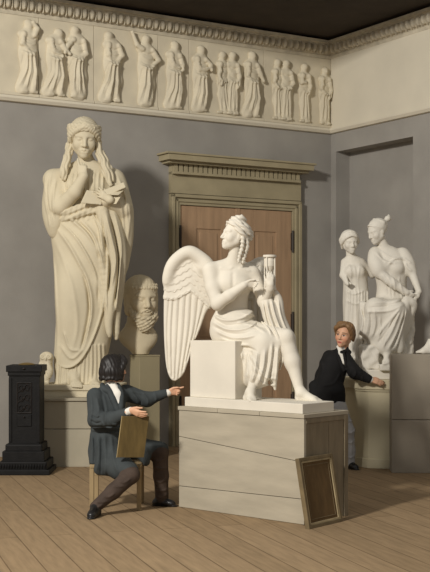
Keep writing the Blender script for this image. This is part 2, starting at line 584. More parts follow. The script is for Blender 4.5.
def hand(S, wr, fwd, thumb, L, curl=(20, 30, 35, 40), spread=5.0, tcurl=20, k=0.5, fr=0.055, flip=1, tout=35, straight=None):
    """wr: wrist; fwd: direction of the fingers; thumb: side on which the thumb sits; L: hand length in px.
    fingers curl towards fwd x thumb * flip"""
    f = np.array(fwd, float); f /= np.linalg.norm(f)
    t = np.array(thumb, float); t -= f * (t @ f); t /= np.linalg.norm(t)
    n = np.cross(f, t) * flip
    wr = np.array(wr, float)
    pl, pw = 0.48 * L, 0.38 * L
    kn = []
    for i, o in enumerate((0.40, 0.14, -0.12, -0.36)):
        e = wr + f * pl * (1.0, 1.03, 0.99, 0.9)[i] + t * o * pw * 1.0
        S.cap(wr + t * o * pw * 0.55 + f * 0.06 * L, e, 0.085 * L, 0.078 * L, k=0.09 * L)
        kn.append(e)
    for i, e in enumerate(kn):
        fl = L * (0.44, 0.49, 0.46, 0.36)[i]
        a = math.radians((i - 1.4) * -spread)
        d = f * math.cos(a) + t * math.sin(a)
        c = math.radians(curl[i])
        p = e
        ang = c * 0.6
        r = fr * L * (1.05, 1.08, 1.0, 0.88)[i]
        for j, sl in enumerate((0.44, 0.32, 0.24)):
            dd = d * math.cos(ang) + n * math.sin(ang)
            q = p + dd * fl * sl
            S.cap(p, q, r * (1.1, 1.0, 0.93)[j], r * (1.0, 0.93, 0.8)[j], k=k * 0.5 * (1 if j else 2))
            p = q
            ang += c
    b = wr + f * 0.12 * L + t * 0.16 * L + n * 0.03 * L
    a = math.radians(tout)
    d = f * math.cos(a) + t * math.sin(a)
    m = b + d * 0.24 * L + n * 0.02 * L
    S.cap(b, m, 0.085 * L, 0.07 * L, k=0.06 * L)
    a2 = math.radians(tout - tcurl)
    d2 = f * math.cos(a2) + t * math.sin(a2) + n * 0.25
    d2 /= np.linalg.norm(d2)
    m2 = m + d2 * 0.17 * L
    S.cap(m, m2, 0.066 * L, 0.058 * L, k=k * 0.5)
    d3 = d2 + n * 0.2; d3 /= np.linalg.norm(d3)
    S.cap(m2, m2 + d3 * 0.14 * L, 0.058 * L, 0.045 * L, k=k * 0.5)
    return S

def locks(S, c, R, H, curves, k=0.02):
    """hair strands given in head units: each a list of (x, y, z, r)"""
    S.frame(R, np.array(c, float) - R @ np.array([0, 0, 0.5]) * H, H)
    for cu in curves:
        S.curve(cu, k=k, n=3)
    S.frame()
# ------------------------------------------------------------------ camera, light
cam_d = bpy.data.cameras.new('camera')
cam = bpy.data.objects.new('camera', cam_d)
COL.objects.link(cam)
cam.location = (0, 0, EYE)
cam.rotation_euler = (PI / 2, 0, 0)
cam_d.sensor_fit = 'HORIZONTAL'
cam_d.sensor_width = 36.0
cam_d.lens = 36.0 * FPX / 430.0
cam_d.shift_y = 33.0 / 430.0
cam_d.clip_end = 200
scene.camera = cam

scene.view_settings.view_transform = 'Standard'
scene.view_settings.look = 'None'
scene.view_settings.gamma = 1.0
scene.view_settings.exposure = 0.0
scene.view_settings.use_curve_mapping = False

wd = bpy.data.worlds.new('world')
scene.world = wd
wd.use_nodes = True
wd.node_tree.nodes['Background'].inputs['Color'].default_value = (*srgb(230, 228, 226), 1)
wd.node_tree.nodes['Background'].inputs['Strength'].default_value = 0.42

la = bpy.data.lights.new('window_daylight', 'AREA')
la.shape = 'RECTANGLE'
la.size, la.size_y = 0.9, 1.1
la.energy = 1450
la.color = (1.0, 0.955, 0.885)
lo = bpy.data.objects.new('window_daylight', la)
COL.objects.link(lo)
lo.location = (-6.0, 1.5, 6.9)
lo.rotation_euler = (Vector((0.2, 13.5, 1.8)) - lo.location).to_track_quat('-Z', 'Y').to_euler()

# ------------------------------------------------------------------ room directions
DB = Vector((1935, 1180, 0)).normalized()      # along the back wall, to the right
DR = Vector((720, -1180, 0)).normalized()      # along the right wall, towards the viewer
NB = Vector((DB.y, -DB.x, 0))                  # out of the back wall into the room
NR = Vector((DR.y, -DR.x, 0))                  # out of the right wall into the room
C0 = Vector((1.64, 16.68, 0))                  # the corner at the floor

def back_a(px):
    """distance to the left of the corner at which the back wall crosses picture column px"""
    k = (px - CX) / FPX
    return (C0.x - k * C0.y) / (DB.x - k * DB.y)

def back_z(px, py, out=0.0):
    a = back_a(px)
    Y = (C0 - DB * a).y
    return EYE - (py - HZ) / FPX * Y

def BP(a, z, out=0.0):
    p = C0 - DB * a + NB * out
    return Vector((p.x, p.y, z))

def RP(t, z, out=0.0):
    p = C0 + DR * t + NR * out
    return Vector((p.x, p.y, z))

def on(mb, F, a0, a1, z0, z1, o0, o1, bevel=0.0):
    """a block against a wall: along a0..a1, heights z0..z1, standing out o0..o1"""
    return mb.hexa([F(a0, z0, o0), F(a1, z0, o0), F(a1, z0, o1), F(a0, z0, o1),
                    F(a0, z1, o0), F(a1, z1, o0), F(a1, z1, o1), F(a0, z1, o1)], bevel)

M_wall = mat('grey_wall_paint', (156, 152, 145), 0.9, 0.07, 1.6, 0.15, 60, detail=9)
M_ceil = mat('dark_ceiling_boards', (62, 54, 46), 0.9, 0.1, 3)
M_band = mat('cream_plaster_band', (222, 214, 194), 0.85, 0.025, 2.5, 0.12, 20)
M_floor = None

ZF0, ZF1, ZC = 4.31, 5.305, 5.48

# floor of diagonal boards
def floor_mat():
    m = bpy.data.materials.new('floor_boards')
    m.use_nodes = True
    nt = m.node_tree
    b = nt.nodes['Principled BSDF']
    tc = nt.nodes.new('ShaderNodeTexCoord')
    mp = nt.nodes.new('ShaderNodeMapping')
    mp.inputs['Rotation'].default_value = (0, 0, math.atan2(0.95, -0.31) * -1)
    br = nt.nodes.new('ShaderNodeTexBrick')
    br.inputs['Scale'].default_value = 1.0
    br.inputs['Brick Width'].default_value = 3.4
    br.inputs['Row Height'].default_value = 0.225
    br.inputs['Mortar Size'].default_value = 0.0055
    br.inputs['Mortar Smooth'].default_value = 0.3
    br.inputs['Color1'].default_value = (*srgb(153, 130, 100), 1)
    br.inputs['Color2'].default_value = (*srgb(142, 120, 91), 1)
    br.inputs['Mortar'].default_value = (*srgb(112, 92, 68), 1)
    br.offset = 0.37
    nz = nt.nodes.new('ShaderNodeTexNoise')
    nz.inputs['Scale'].default_value = 5
    nz.inputs['Detail'].default_value = 8
    mp2 = nt.nodes.new('ShaderNodeMapping')
    mp2.inputs['Scale'].default_value = (0.6, 5, 1)
    mx = nt.nodes.new('ShaderNodeMixRGB')
    mx.blend_type = 'OVERLAY'
    mx.inputs['Fac'].default_value = 0.35
    L = nt.links.new
    L(tc.outputs['Object'], mp.inputs['Vector'])
    L(mp.outputs['Vector'], br.inputs['Vector'])
    L(mp.outputs['Vector'], mp2.inputs['Vector'])
    L(mp2.outputs['Vector'], nz.inputs['Vector'])
    L(br.outputs['Color'], mx.inputs['Color1'])
    L(nz.outputs['Fac'], mx.inputs['Color2'])
    L(mx.outputs['Color'], b.inputs['Base Color'])
    b.inputs['Roughness'].default_value = 0.8
    b.inputs['Specular IOR Level'].default_value = 0.2
    return m

LB = 9.5      # length of the back wall
LR = 8.0      # length of the right wall
pl = [BP(LB, 0), BP(0, 0), RP(LR, 0), RP(LR, 0) + Vector((-16, -9, 0)), BP(LB, 0) + Vector((-3, -12, 0))]
niche0, niche1, nichez, niched = 0.115, 1.745, 4.0, 0.24
flo = [BP(LB, 0, -0.3), BP(-0.3, 0, -0.3)] + [RP(LR, 0, -0.5), Vector((RP(LR, 0).x, 2.0, 0)), Vector((-9, 2.0, 0)), Vector((BP(LB, 0).x - 1, 9.0, 0))]
struct('floor', MB().slab([(p.x, p.y) for p in flo], -0.12, 0.0).mesh(), floor_mat())

m = MB(); on(m, BP, LB, -0.3, 0, ZC + 0.1, -0.3, 0.0)
struct('wall_back', m.mesh(), M_wall)
m = MB()
on(m, RP, 0.0, niche0, 0, ZC + 0.1, -0.5, 0)
on(m, RP, niche1, LR, 0, ZC + 0.1, -0.5, 0)
on(m, RP, niche0, niche1, nichez, ZC + 0.1, -0.5, 0)
on(m, RP, niche0, niche1, 0, nichez, -0.5, -niched)
struct('wall_right', m.mesh(), M_wall)
cl = [BP(LB, 0, -0.3), BP(-0.3, 0, -0.3), RP(3.2, 0, -0.5), Vector((2.6, 13.4, 0)), Vector((-1.2, 13.6, 0)), BP(LB, 0, 0.75)]
struct('ceiling', MB().slab([(p.x, p.y) for p in cl], ZC + 0.10, ZC + 0.25).mesh(), M_ceil)

# cornice of eggs along both walls, mitred in the corner
def sweep(prof, name, m):
    """prof: [(out, z)] carried along the back wall and the right wall"""
    bm = bmesh.new()
    rings = []
    for where in (0, 1, 2):
        r = []
        for o, z in prof:
            if where == 0: p = BP(LB, z, o)
            elif where == 2: p = RP(LR, z, o)
            else:
                p = C0 + NB * o + NR * o
                p = Vector((p.x, p.y, z))
            r.append(bm.verts.new(p))
        rings.append(r)
    n = len(prof)
    for a, b in zip(rings, rings[1:]):
        for i in range(n):
            bm.faces.new((a[i], a[(i + 1) % n], b[(i + 1) % n], b[i]))
    bm.faces.new(rings[0]); bm.faces.new(rings[-1])
    bmesh.ops.recalc_face_normals(bm, faces=bm.faces)
    return bm

M_corn = mat('stone_cornice', (204, 195, 174), 0.85, 0.1, 8)
bm = sweep([(0, ZF1 - 0.02), (0.05, ZF1), (0.06, ZF1 + 0.04), (0.05, ZF1 + 0.05), (0.09, ZF1 + 0.11), (0.11, ZF1 + 0.19), (0.15, ZF1 + 0.20),
            (0.15, ZF1 + 0.235), (0.0, ZF1 + 0.235)], 'cornice', None)
mb = MB(); mb.bm.free(); mb.bm = bm
for F, n_, L_ in ((BP, NB, LB), (RP, NR, 4.2)):
    d_ = DB if F is BP else DR
    Rm = Matrix((d_, n_, Vector((0, 0, 1)))).transposed().to_4x4()
    for i in range(int((L_ - 0.15) / 0.1)):
        a = 0.17 + i * 0.1
        if F is BP and a > 5.6: continue
        mb.ball(F(a, ZF1 + 0.122, 0.10), (0.036, 0.05, 0.066), Rm, seg=10)
        mb.ball(F(a + 0.05, ZF1 + 0.112, 0.095), (0.008, 0.04, 0.07), Rm, seg=6)
struct('trim_1', mb.mesh(), M_corn)

# plain plaster band on the right wall and the ledge under the frieze
m = MB(); on(m, RP, 0.06, LR, ZF0, ZF1, 0, 0.045)
struct('trim_2', m.mesh(), M_band)
bm = sweep([(0, ZF0 - 0.05), (0.045, ZF0 - 0.045), (0.07, ZF0 - 0.01), (0.07, ZF0 + 0.02), (0.0, ZF0 + 0.02)], 'ledge', None)
mb = MB(); mb.bm.free(); mb.bm = bm
struct('trim_3', mb.mesh(), M_band)

# ------------------------------------------------------------------ door with its frame and shelf
M_olive = mat('olive_door_frame_paint', (164, 153, 124), 0.6, 0.06, 4, 0.1, 30)
M_oak = mat('brown_door_wood', (172, 142, 112), 0.6, 0.08, 3, 0.12, 30, stretch=(6, 6, 0.6))
M_iron = mat('dark_hinge_iron', (58, 50, 42), 0.5, 0.1, 10)
a0, a1 = back_a(168) - 0.01, back_a(302) + 0.07      # outer edges of the frame
zt = back_z(168, 194)                  # top of the frame
zp = back_z(168, 173)                  # top of the frieze board over the frame
fw = 0.135
di0, di1, dz = a0 - fw, a1 + fw, zt - fw
door = thing('door_1', 'brown double panelled door in an olive frame under a dentilled shelf', 'door', BP((a0 + a1) / 2, 0, 0))
door['kind'] = 'structure'
m = MB()
on(m, BP, a0, di0, 0, zt, 0, 0.07); on(m, BP, di1, a1, 0, zt, 0, 0.07); on(m, BP, di0, di1, dz, zt, 0, 0.07)
for w_, o_ in ((0.045, 0.105), (0.10, 0.088)):
    b_ = 0.0 if w_ < 0.05 else 0.06
    on(m, BP, a0 - b_, a0 - w_, 0, zt - b_, 0.06, o_, 0.006); on(m, BP, a1 + w_, a1 + b_, 0, zt - b_, 0.06, o_, 0.006)
    on(m, BP, a0 - b_, a1 + b_, zt - w_, zt - b_, 0.06, o_, 0.006)
obj('door_frame', m.mesh(), M_olive, door)
m = MB(); on(m, BP, a0, a1, zt + 0.01, zp, 0, 0.075)
obj('frieze_board', m.mesh(), M_olive, door)
m = MB()
n = 27
for i in range(n):
    p = a0 - (a0 - a1 - 0.05) * (i + 0.5) / n
    on(m, BP, p + 0.027, p - 0.027, zp, zp + 0.11, 0, 0.13)
on(m, BP, a0, a1 + 0.05, zp - 0.0, zp + 0.11, 0, 0.10)
on(m, BP, a0, a1 + 0.05, zp - 0.02, zp + 0.012, 0, 0.14)
obj('dentils', m.mesh(), M_olive, door)
m = MB()
sa, sb = back_a(156.5), back_a(304.5)
on(m, BP, sa - 0.08, sb + 0.07, zp + 0.11, zp + 0.14, 0, 0.20)
on(m, BP, sa - 0.03, sb + 0.03, zp + 0.14, zp + 0.215, 0, 0.27, 0.004)
on(m, BP, sa, sb, zp + 0.215, zp + 0.24, 0, 0.29, 0.004)
obj('door_shelf', m.mesh(), M_olive, door)
mid = back_a(236)
for k, (l, r) in enumerate(((di0, mid + 0.004), (mid - 0.004, di1))):
    m = MB()
    on(m, BP, l - 0.006, r + 0.006, 0.02, dz - 0.006, 0.005, 0.03)
    st = 0.26
    on(m, BP, l - 0.006, l - st, 0.02, dz - 0.006, 0.02, 0.045, 0.004); on(m, BP, r + st, r + 0.006, 0.02, dz - 0.006, 0.02, 0.045, 0.004)
    zs = [(0.02, 0.3), (1.12, 1.36), (2.0, 2.24), (dz - 0.30, dz - 0.006)]
    for z0, z1 in zs:
        on(m, BP, l - st, r + st, z0, z1, 0.02, 0.045, 0.004)
    for (za, zb) in ((0.3, 1.12), (1.36, 2.0), (2.24, dz - 0.30)):
        on(m, BP, l - st - 0.05, r + st + 0.05, za + 0.05, zb - 0.05, 0.02, 0.038, 0.008)
    lf = obj('door_leaf', m.mesh(), M_oak, door)
    for zz in (0.5, 1.6, dz - 0.42):
        m = MB()
        s_ = l if k == 0 else r
        on(m, BP, s_ + 0.02, s_ - 0.02, zz - 0.12, zz + 0.12, 0.03, 0.078, 0.008)
        m.tube([BP(s_, zz - 0.15, 0.072), BP(s_, zz + 0.15, 0.072)], 0.016, 8)
        obj('hinge', m.mesh(), M_iron, lf)
m = MB(); on(m, BP, mid + 0.035, mid - 0.035, 0.02, dz - 0.006, 0.03, 0.055, 0.006)
obj('meeting_strip', m.mesh(), M_oak, door)
# ------------------------------------------------------------------ pedestals, stove, frame
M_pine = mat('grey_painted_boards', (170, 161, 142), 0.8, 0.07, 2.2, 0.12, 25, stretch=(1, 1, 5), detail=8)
M_pine_side = mat('shaded_board_side', (128, 116, 95), 0.8, 0.12, 2.6, 0.15, 25, stretch=(5, 5, 1), detail=8)  # side turned from the light; its shade is put into a darker board colour
M_gap = mat('dark_joint', (70, 60, 48), 0.9)
M_stone = mat('grey_stone', (168, 160, 140), 0.85, 0.07, 2.0, 0.15, 30, detail=8)
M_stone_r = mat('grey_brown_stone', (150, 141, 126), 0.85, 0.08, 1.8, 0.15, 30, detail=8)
M_sand = mat('olive_grey_stone', (150, 140, 112), 0.85, 0.05, 2.0, 0.1, 30)
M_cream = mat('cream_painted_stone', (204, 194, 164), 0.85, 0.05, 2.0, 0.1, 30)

# board-built pedestal in front
pA, pB, pC = Vector((-0.316, 10.36, 0)), Vector((0.713, 9.45, 0)), Vector((1.117, 9.985, 0))
pu = (pB - pA).normalized(); pv = Vector((-pu.y, pu.x, 0))
pw = (pB - pA).length; pd = 0.605; pz = 0.885
def PF(a, z, d):
    p = pA + pu * a + pv * d
    return Vector((p.x, p.y, z))
ped = thing('wooden_pedestal', 'long grey board-built pedestal under the winged seated statue', 'pedestal', PF(pw / 2, 0, pd / 2))
def pbox(m, a0, a1, z0, z1, d0, d1, b=0.0):
    return m.hexa([PF(a0, z0, d0), PF(a1, z0, d0), PF(a1, z0, d1), PF(a0, z0, d1), PF(a0, z1, d0), PF(a1, z1, d0), PF(a1, z1, d1), PF(a0, z1, d1)], b)
m = MB(); pbox(m, 0.012, pw - 0.012, 0.01, pz - 0.03, 0.012, pd - 0.012)
obj('core', m.mesh(), M_gap, ped)
m = MB()                      # boards of the front; the upper joint runs askew
def qboard(m, zl0, zr0, zl1, zr1):
    g = 0.0025
    m.hexa([PF(0, zl0 + g, 0), PF(pw, zr0 + g, 0), PF(pw, zr0 + g, 0.03), PF(0, zl0 + g, 0.03),
            PF(0, zl1 - g, 0), PF(pw, zr1 - g, 0), PF(pw, zr1 - g, 0.03), PF(0, zl1 - g, 0.03)], 0.002)
qboard(m, 0.0, 0.0, 0.185, 0.205)
qboard(m, 0.185, 0.205, 0.62, 0.50)
qboard(m, 0.62, 0.50, pz - 0.035, pz - 0.035)
obj('front_boards', m.mesh(), M_pine, ped)
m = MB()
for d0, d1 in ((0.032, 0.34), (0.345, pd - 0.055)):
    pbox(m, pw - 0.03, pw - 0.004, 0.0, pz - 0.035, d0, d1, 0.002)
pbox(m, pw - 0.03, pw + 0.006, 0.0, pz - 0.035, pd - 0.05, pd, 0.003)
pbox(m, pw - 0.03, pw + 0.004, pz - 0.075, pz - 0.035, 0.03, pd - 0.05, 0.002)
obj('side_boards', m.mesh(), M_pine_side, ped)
m = MB()
for d0, d1 in ((0.03, 0.34), (0.344, pd)): pbox(m, 0.0, 0.03, 0.0, pz - 0.035, d0, d1, 0.002)
pbox(m, 0.03, pw - 0.03, 0.0, pz - 0.035, pd - 0.03, pd, 0.002)
obj('back_boards', m.mesh(), M_pine, ped)
m = MB()
for k in range(3):
    pbox(m, -0.008 + k * (pw + 0.016) / 3, -0.008 + (k + 1) * (pw + 0.016) / 3 - 0.003, pz - 0.033, pz, -0.008, pd + 0.008, 0.003)
obj('top_boards', m.mesh(), M_pine, ped)

# stone plinth of the standing statue
Yp = 13.15
x0, x1, z1 = W(36, 0, Yp).x, W(121.5, 0, Yp).x, EYE - (398 - HZ) / FPX * Yp
pli = thing('stone_plinth', 'wide grey block plinth under the standing wreathed statue, behind the seated man', 'plinth', ((x0 + x1) / 2, Yp + 0.42, 0))
m = MB()
zj = EYE - (429 - HZ) / FPX * Yp
m.box(((x0 + x1) / 2, Yp + 0.42, zj / 2 - 0.002), (x1 - x0, 0.84, zj - 0.004), 0, 0.006)
m.box(((x0 + x1) / 2, Yp + 0.42, (zj + z1 - 0.035) / 2 + 0.001), (x1 - x0, 0.84, z1 - 0.035 - zj - 0.002), 0, 0.006)
obj('body', m.mesh(), M_stone, pli)
m = MB(); m.box(((x0 + x1) / 2, Yp + 0.41, z1 - 0.0165), (x1 - x0 + 0.02, 0.87, 0.033), 0, 0.005)
obj('top_slab', m.mesh(), M_stone, pli)

# pillar of the bearded bust
Yb = 14.22
bx0, bx1 = W(138, 0, Yb).x, W(156.5, 0, Yb).x
bz = EYE - (354.3 - HZ) / FPX * Yb
bl = G(138, 455.5); 
bw = bx1 - bx0 + 0.03
bust_c = Vector(((bx0 + bx1) / 2 - 0.02, Yb - 0.17, 0))
bp_ = thing('bust_pedestal', 'tall olive stone pillar under the bearded bust', 'pedestal', bust_c)
rzb = 0.50
m = MB(); m.box((bust_c.x, bust_c.y, (bz - 0.02) / 2), (0.27, 0.27, bz - 0.02), rzb, 0.006)
obj('shaft', m.mesh(), M_sand, bp_)
m = MB(); m.box((bust_c.x, bust_c.y, bz - 0.01), (0.278, 0.278, 0.02), rzb, 0.004)
obj('top_slab', m.mesh(), M_sand, bp_)

# eight-sided pedestal of the pair
oc = Vector((2.03, 13.52, 0)); oR = 0.60; oz = 0.975
def octa(r, a=0.0):
    return [(oc.x + r * math.cos(2 * PI * (i + a) / 8), oc.y + r * math.sin(2 * PI * (i + a) / 8)) for i in range(8)]
ot = thing('octagonal_pedestal', 'cream eight-sided pedestal under the seated pair of statues', 'pedestal', oc)
off = 0.22
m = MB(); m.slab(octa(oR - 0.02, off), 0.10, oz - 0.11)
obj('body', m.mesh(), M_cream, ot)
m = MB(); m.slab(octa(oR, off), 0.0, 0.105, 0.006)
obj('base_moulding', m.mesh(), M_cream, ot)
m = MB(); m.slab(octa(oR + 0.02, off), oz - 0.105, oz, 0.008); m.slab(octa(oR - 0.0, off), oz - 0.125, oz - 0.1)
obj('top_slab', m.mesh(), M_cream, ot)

# block pedestal at the right edge
Ys = 12.60
sx0 = W(392.9, 0, Ys).x
sz = EYE - (354.3 - HZ) / FPX * Ys
sj = EYE - (420 - HZ) / FPX * Ys
blk = thing('stone_block', 'tall grey-brown two-course stone block in front of the octagonal pedestal', 'pedestal', (sx0 + 0.37, Ys + 0.15, 0))
rzs = -0.05
c_ = Vector((sx0 + 0.37, Ys + 0.15, 0))
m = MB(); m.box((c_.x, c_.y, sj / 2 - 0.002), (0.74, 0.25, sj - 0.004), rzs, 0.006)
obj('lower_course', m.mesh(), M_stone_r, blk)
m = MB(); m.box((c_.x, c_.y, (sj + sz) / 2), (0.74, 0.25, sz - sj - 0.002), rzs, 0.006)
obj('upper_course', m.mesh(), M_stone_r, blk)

# cast iron stove
M_stove = mat('black_cast_iron', (20, 19, 18), 0.6, 0.2, 12, 0.2, 60, spec=0.2)
M_stove2 = mat('black_cast_iron_relief', (34, 29, 26), 0.55, 0.25, 14, 0.2, 60, spec=0.3)
M_brass = mat('dull_brass', (150, 126, 78), 0.4, 0.1, 10, metal=0.7)
Yst = 12.55
ks = Yst / FPX
sc_ = W(24, 0, Yst).x
dS = 0.36
def SB(m, px0, px1, py0, py1, d0, d1, bevel=0.006):
    xa, xb = W(px0, 0, Yst).x, W(px1, 0, Yst).x
    za, zb = EYE - (py1 - HZ) * ks, EYE - (py0 - HZ) * ks
    za = max(za, 0)
    m.box(((xa + xb) / 2, Yst + (d0 + d1) / 2, (za + zb) / 2), (xb - xa, d1 - d0, zb - za), 0, bevel)
    return m
sto = thing('iron_stove', 'black cast iron stove with a stepped foot, left of the stone plinth', 'stove', (sc_, Yst + dS / 2, 0))
m = SB(MB(), 8.5, 39.5, 372, 445, 0.02, dS)
for e in (8.5, 36.5):
    SB(m, e, e + 3, 378, 442, 0.008, 0.03, 0.002)
obj('body', m.mesh(), M_stove, sto)
m = SB(MB(), 6, 42, 365.5, 372, -0.01, dS + 0.02); SB(m, 7.5, 40.5, 371, 376, 0.005, dS + 0.01)
obj('top_plate', m.mesh(), M_stove, sto)
m = SB(MB(), 3, 45, 451, 462, -0.05, dS + 0.05); SB(m, 0, 48, 461, 470, -0.08, dS + 0.07, 0.012)
SB(m, -3, 51, 469, 477.5, -0.105, dS + 0.08, 0.008); SB(m, 5.5, 42.5, 444, 452, -0.025, dS + 0.03, 0.015)
for i in range(17):
    x_ = sc_ + (i - 8) * 0.029
    m.ball((x_, Yst - 0.085, EYE - (465.5 - HZ) * ks), (0.011, 0.01, 0.028), seg=8)
obj('stepped_foot', m.mesh(), M_stove, sto)
m = MB()
xa, xb, za, zb = W(17, 0, Yst).x, W(31, 0, Yst).x, EYE - (413 - HZ) * ks, EYE - (383 - HZ) * ks
for q in ((xa, za, xb, za), (xb, za, xb, zb), (xb, zb, xa, zb), (xa, zb, xa, za)):
    m.tube([(q[0], Yst + 0.012, q[1]), (q[2], Yst + 0.012, q[3])], 0.006, 8)
wx, wz = xb - xa, zb - za
for i in range(3):
    zc = za + wz * (i + 0.5) / 3
    for sx in (-1, 1):
        cxx = (xa + xb) / 2 + sx * wx * 0.22
        pts = [(cxx + math.cos(t) * wx * 0.2 * (1 - t / 14), Yst + 0.012, zc + sx * math.sin(t) * wz * 0.13 * (1 - t / 14)) for t in [j * 0.6 for j in range(15)]]
        m.tube(pts, 0.0045, 6)
    m.tube([(xa, Yst + 0.013, zc - wz / 6), ((xa + xb) / 2, Yst + 0.01, zc), (xb, Yst + 0.013, zc - wz / 6)], 0.004, 6)
    m.ball(((xa + xb) / 2, Yst + 0.008, zc), (0.012, 0.01, 0.012), seg=8)
obj('relief_panel', m.mesh(), M_stove2, sto)
m = MB()
za2, zb2 = EYE - (426 - HZ) * ks, EYE - (415 - HZ) * ks
for q in ((xa, za2, xb, za2), (xb, za2, xb, zb2), (xb, zb2, xa, zb2), (xa, zb2, xa, za2)):
    m.tube([(q[0], Yst + 0.014, q[1]), (q[2], Yst + 0.014, q[3])], 0.005, 8)
m.box(((xa + xb) / 2, Yst + 0.016, (za2 + zb2) / 2), (wx, 0.014, zb2 - za2), 0, 0.003)
dr = obj('stove_door', m.mesh(), M_stove, sto)
m = MB(); m.ball((xa + wx * 0.5, Yst - 0.004, zb2 - 0.02), 0.010, seg=10)
obj('door_knob', m.mesh(), M_stove2, dr)
m = MB()
zt_ = EYE - (365.5 - HZ) * ks
m.lathe((sc_, Yst + dS / 2, zt_), [(0.085, 0.0), (0.09, 0.006), (0.075, 0.014), (0.045, 0.022), (0.012, 0.026)], 28)
obj('top_lid', m.mesh(), M_brass, sto)
m = MB(); m.ball((sc_, Yst - 0.018, EYE - (368.5 - HZ) * ks), (0.016, 0.012, 0.012), seg=10)
obj('damper_knob', m.mesh(), M_stove2, sto)

# picture leaning with its face to the pedestal
M_fr = mat('worn_frame_wood', (112, 97, 70), 0.7, 0.15, 9, 0.15, 40)
M_fr_in = mat('pale_worn_frame_edge', (166, 150, 116), 0.8, 0.15, 12, 0.1, 40)
M_cv = mat('brown_canvas_back', (98, 77, 48), 0.85, 0.12, 5, 0.2, 120, stretch=(4, 4, 1))
bl_, br_ = G(309.5, 529.5), G(343, 521.5)
def hit(px, py, off):
    """point at (px, py) on the plane off in front of the pedestal's right face"""
    n = pu
    o = pB + n * off
    k = Vector(((px - CX) / FPX, 1, -(py - HZ) / FPX))
    t = (o - Vector((0, 0, 0))).dot(n) / k.dot(n)
    return Vector((0, 0, EYE)) + k * t
u_ = (br_ - bl_)
wf = u_.length
ux = u_.normalized()
# leans against the side: the top comes to rest on the face
hf = 0.56
nrm = Vector((ux.y, -ux.x, 0))
back_ = -nrm
cfr = thing('leaning_picture', 'small framed picture leaning against the dark side of the board-built pedestal', 'picture', (bl_ + br_) / 2)
lean = math.radians(10.5)
roll_ = math.radians(-5.0)
ax_x = ux
ax_z = (Vector((0, 0, 1)) * math.cos(lean) + back_ * math.sin(lean))
ax_y = ax_z.cross(ax_x).normalized()
def FP(a, z, d):
    return bl_ + ax_x * a + ax_z * z + ax_y * d
def fbox(m, a0, a1, z0, z1, d0, d1, b=0.003):
    return m.hexa([FP(a0, z0, d0), FP(a1, z0, d0), FP(a1, z0, d1), FP(a0, z0, d1), FP(a0, z1, d0), FP(a1, z1, d0), FP(a1, z1, d1), FP(a0, z1, d1)], b)
t_ = 0.028
m = MB()
fbox(m, 0, t_, 0, hf, 0, 0.04); fbox(m, wf - t_, wf, 0, hf, 0, 0.04); fbox(m, t_, wf - t_, 0, t_, 0, 0.04); fbox(m, t_, wf - t_, hf - t_, hf, 0, 0.04)
obj('frame', m.mesh(), M_fr, cfr)
m = MB()
e_ = t_ + 0.016
fbox(m, t_, e_, t_, hf - t_, 0.006, 0.035, 0.002); fbox(m, wf - e_, wf - t_, t_, hf - t_, 0.006, 0.035, 0.002)
fbox(m, e_, wf - e_, t_, e_, 0.006, 0.035, 0.002); fbox(m, e_, wf - e_, hf - e_, hf - t_, 0.006, 0.035, 0.002)
obj('inner_strip', m.mesh(), M_fr_in, cfr)
m = MB(); fbox(m, e_, wf - e_, e_, hf - e_, 0.014, 0.03, 0.001)
obj('canvas', m.mesh(), M_cv, cfr)
m = MB()
i_ = e_ + 0.025
for q in ((i_, i_, wf - i_, i_), (wf - i_, i_, wf - i_, hf - i_), (wf - i_, hf - i_, i_, hf - i_), (i_, hf - i_, i_, i_)):
    m.tube([FP(q[0], q[1], 0.014), FP(q[2], q[3], 0.014)], 0.0028, 6)
obj('inner_line', m.mesh(), M_fr, cfr)
# ------------------------------------------------------------------ the winged seated statue
M_plaster_w = mat('white_plaster', (216, 209, 194), 0.7, 0.035, 3.0, 0.10, 30, spec=0.25)
M_plaster_y = mat('yellowed_plaster', (206, 195, 168), 0.72, 0.05, 2.5, 0.12, 30, spec=0.25)
M_plaster_g = mat('cool_white_plaster', (218, 212, 199), 0.72, 0.05, 2.5, 0.12, 30, spec=0.25)
M_plaster_b = mat('greyed_plaster', (206, 193, 164), 0.75, 0.08, 3.0, 0.15, 30, spec=0.25)

def foot(S, an, heel, ball, tipdir, L, r=1.0, side=1):
    """ankle, heel, ball of the foot, direction of the toes"""
    an, heel, ball = [np.array(q, float) for q in (an, heel, ball)]
    t = np.array(tipdir, float); t /= np.linalg.norm(t)
    up = np.array((0, -1.0, 0))
    sd = np.cross(t, up)
    S.cap(an, heel + up * 1.5 * r, 3.6 * r, 3.2 * r, k=2 * r)
    S.cap(an, ball, 3.4 * r, 2.6 * r, k=2.5 * r)
    S.cap(heel, ball + sd * 1.8 * r, 2.6 * r, 2.3 * r, k=2 * r)
    S.cap(heel, ball - sd * 2.0 * r, 2.6 * r, 2.4 * r, k=2 * r)
    for i, o in enumerate((2.7, 1.2, -0.2, -1.5, -2.7)):
        o *= side
        l = (4.6, 4.9, 4.4, 3.8, 3.0)[i] * r
        rr = (1.55, 1.15, 1.05, 1.0, 0.95)[i] * r
        b = ball + sd * o * r * 0.95
        S.cap(b, b + t * l * 0.6 - up * 0.2 * r, rr, rr * 0.95, k=1.2 * r)
        S.cap(b + t * l * 0.6 - up * 0.2 * r, b + t * l - up * 0.7 * r, rr * 0.95, rr * 0.85, k=0.4)
    return S

